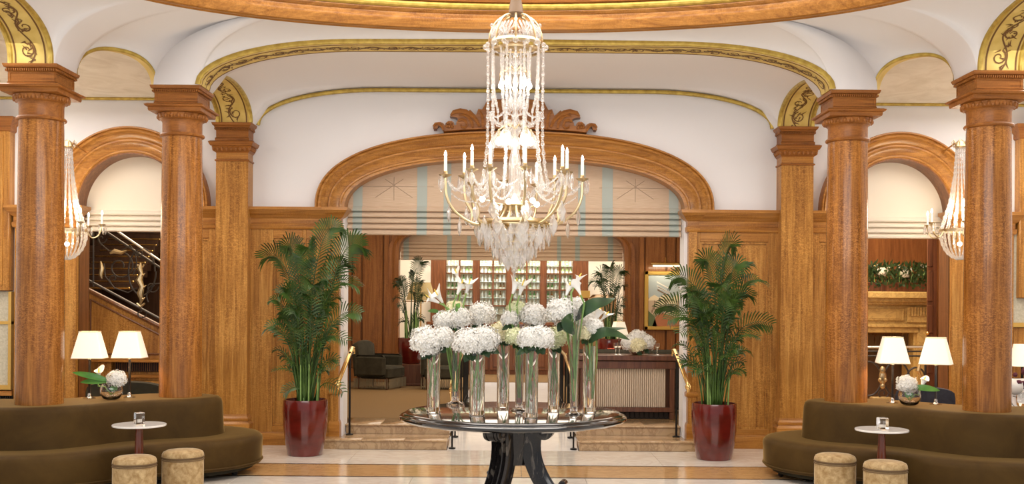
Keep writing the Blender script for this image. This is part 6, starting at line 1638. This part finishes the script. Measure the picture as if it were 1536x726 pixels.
# bowl of pendants
for r, y, n in ((.33, 342, 30), (.27, 356, 26), (.20, 368, 20), (.14, 378, 14), (.08, 386, 8)):
    for k in range(n):
        a = 2 * pi * (k + .5 * (n % 3)) / n; q = obj('pendant', DROP if k % 3 else SPEAR, None, t); q.location = polar(r, a, chz(y) - z0c + .02); q.rotation_euler.z = a + pi / 2; q.scale = (1.25, 1.25, 1.0)
    cobj('tier_ring', MB().lathe([(r - .004, chz(y) + .018), (r + .004, chz(y) + .018), (r + .004, chz(y) + .026), (r - .004, chz(y) + .026)], seg=32, caps=False), GILT)
cobj('crystal_ball', MB().blob((0, 0, chz(392)), .062, seg=12, rg=8), CRYS, ang=0)
cobj('finial', MB().lathe([(.02, chz(402)), (.03, chz(406)), (.012, chz(410)), (.016, chz(414)), (.001, chz(422))], seg=8), CRYS, ang=0)
cobj('central_rod', MB().lathe([(.008, chz(400)), (.008, chz(354))], seg=8), GILT)
for z, e, r in ((chz(127), 3, .12), (chz(225), 7, .3), (chz(300), 8, .2)): light('chandelier_light', 'POINT', (0, ZCH - .02, z), e, (1, .92, .80), r)

# ---- side chandeliers (basket shaped, small)
def side_chandelier(px, Z, label, s):
    sc = F / Z
    def z_(py): return EYE + (458 - py + ROLL * (px - 768)) / sc
    x0 = P(px, 300, Z).x; zb0 = z_(390)
    t = thing('basket_chandelier', label, 'chandelier', (x0, Z, zb0), 'small crystal basket chandeliers')
    def co(name, b, m, parent=None): b.v = [(x, y, z - zb0) for x, y, z in b.v]; return obj(name, b, m, parent or t)
    co('wall_bracket', MB().tube([(0, 0, z_(222)), (0, .03, z_(214)), (0, .15, z_(212)), (0, .56, z_(219))], .012, 6), GILT)
    co('crown', MB().lathe([(.06, z_(222)), (.075, z_(220)), (.06, z_(214)), (.02, z_(210))], seg=12), GILT)
    for i in range(6):
        a = 2 * pi * i / 6; co('crown_scroll', MB().tube([polar(.05, a, z_(218)), polar(.09, a, z_(210)), polar(.11, a, z_(214)), polar(.10, a, z_(220))], .005, 5), GILT)
    co('ring', MB().lathe([(.235, z_(348)), (.25, z_(348)), (.25, z_(344)), (.235, z_(344))], seg=32, caps=False), GILT)
    n = 14
    for i in range(n):
        a = 2 * pi * i / n
        co('crystal_strand', beadline([polar(.05, a, z_(222)), polar(.07, a, z_(260)), polar(.13, a, z_(305)), polar(.24, a, z_(346))], .010, .014), CRYS)
    for i in range(22):
        a = 2 * pi * i / 22
        pts = [polar(.24 * cos(pi / 2 * k / 7) + .0, a, z_(348) + (z_(389) - z_(348)) * sin(pi / 2 * k / 7)) for k in range(8)]
        co('basket_strand', beadline(pts, .014, .009), CRYS)
    for i in range(6):
        a = 2 * pi * (i + .25) / 6; R = .42
        c = catmull([Vector(q) for q in ((.24, z_(346)), (.30, z_(356)), (.38, z_(352)), (R, z_(338)))], 4, False)
        co('arm', MB().tube([polar(q.x, a, q.y) for q in c], .010, 6), GILT)
        px_, py_ = R * cos(a), R * sin(a)
        co('drip_pan', MB().lathe([(.008, z_(339)), (.04, z_(336)), (.045, z_(335)), (.01, z_(335))], (px_, py_, 0), 12), GILT)
        cc = co('candle', MB().lathe([(.012, z_(335)), (.012, z_(321))], (px_, py_, 0), 8), CANDLE)
        co('flame_bulb', MB().lathe([(.005, 0), (.013, .014), (.013, .026), (.001, .06)], (px_, py_, z_(321)), 8), FLAME, cc)
        for k in range(5):
            b_ = a + k * 1.256; q = obj('pendant', SPEAR, None, t); q.location = (px_ + .042 * cos(b_), py_ + .042 * sin(b_), z_(336) - zb0); q.rotation_euler.z = b_
    for i in range(3):
        a = 2 * pi * i / 3 + .6; c = polar(.10, a, z_(305)); co('inner_bulb', MB().lathe([(.012, -.03), (.016, 0), (.001, .05)], c, 8), FLAME)
    co('lower_bulb', MB().blob((0, 0, z_(366)), .03), FLAME)
    light('side_chandelier_light', 'POINT', (x0, Z, z_(318)), 30, (1, .82, .58), .2)
side_chandelier(101, 13.3, 'small crystal basket chandelier beside the front left column', -1)
side_chandelier(1440, 13.3, 'small crystal basket chandelier beside the front right column', 1)
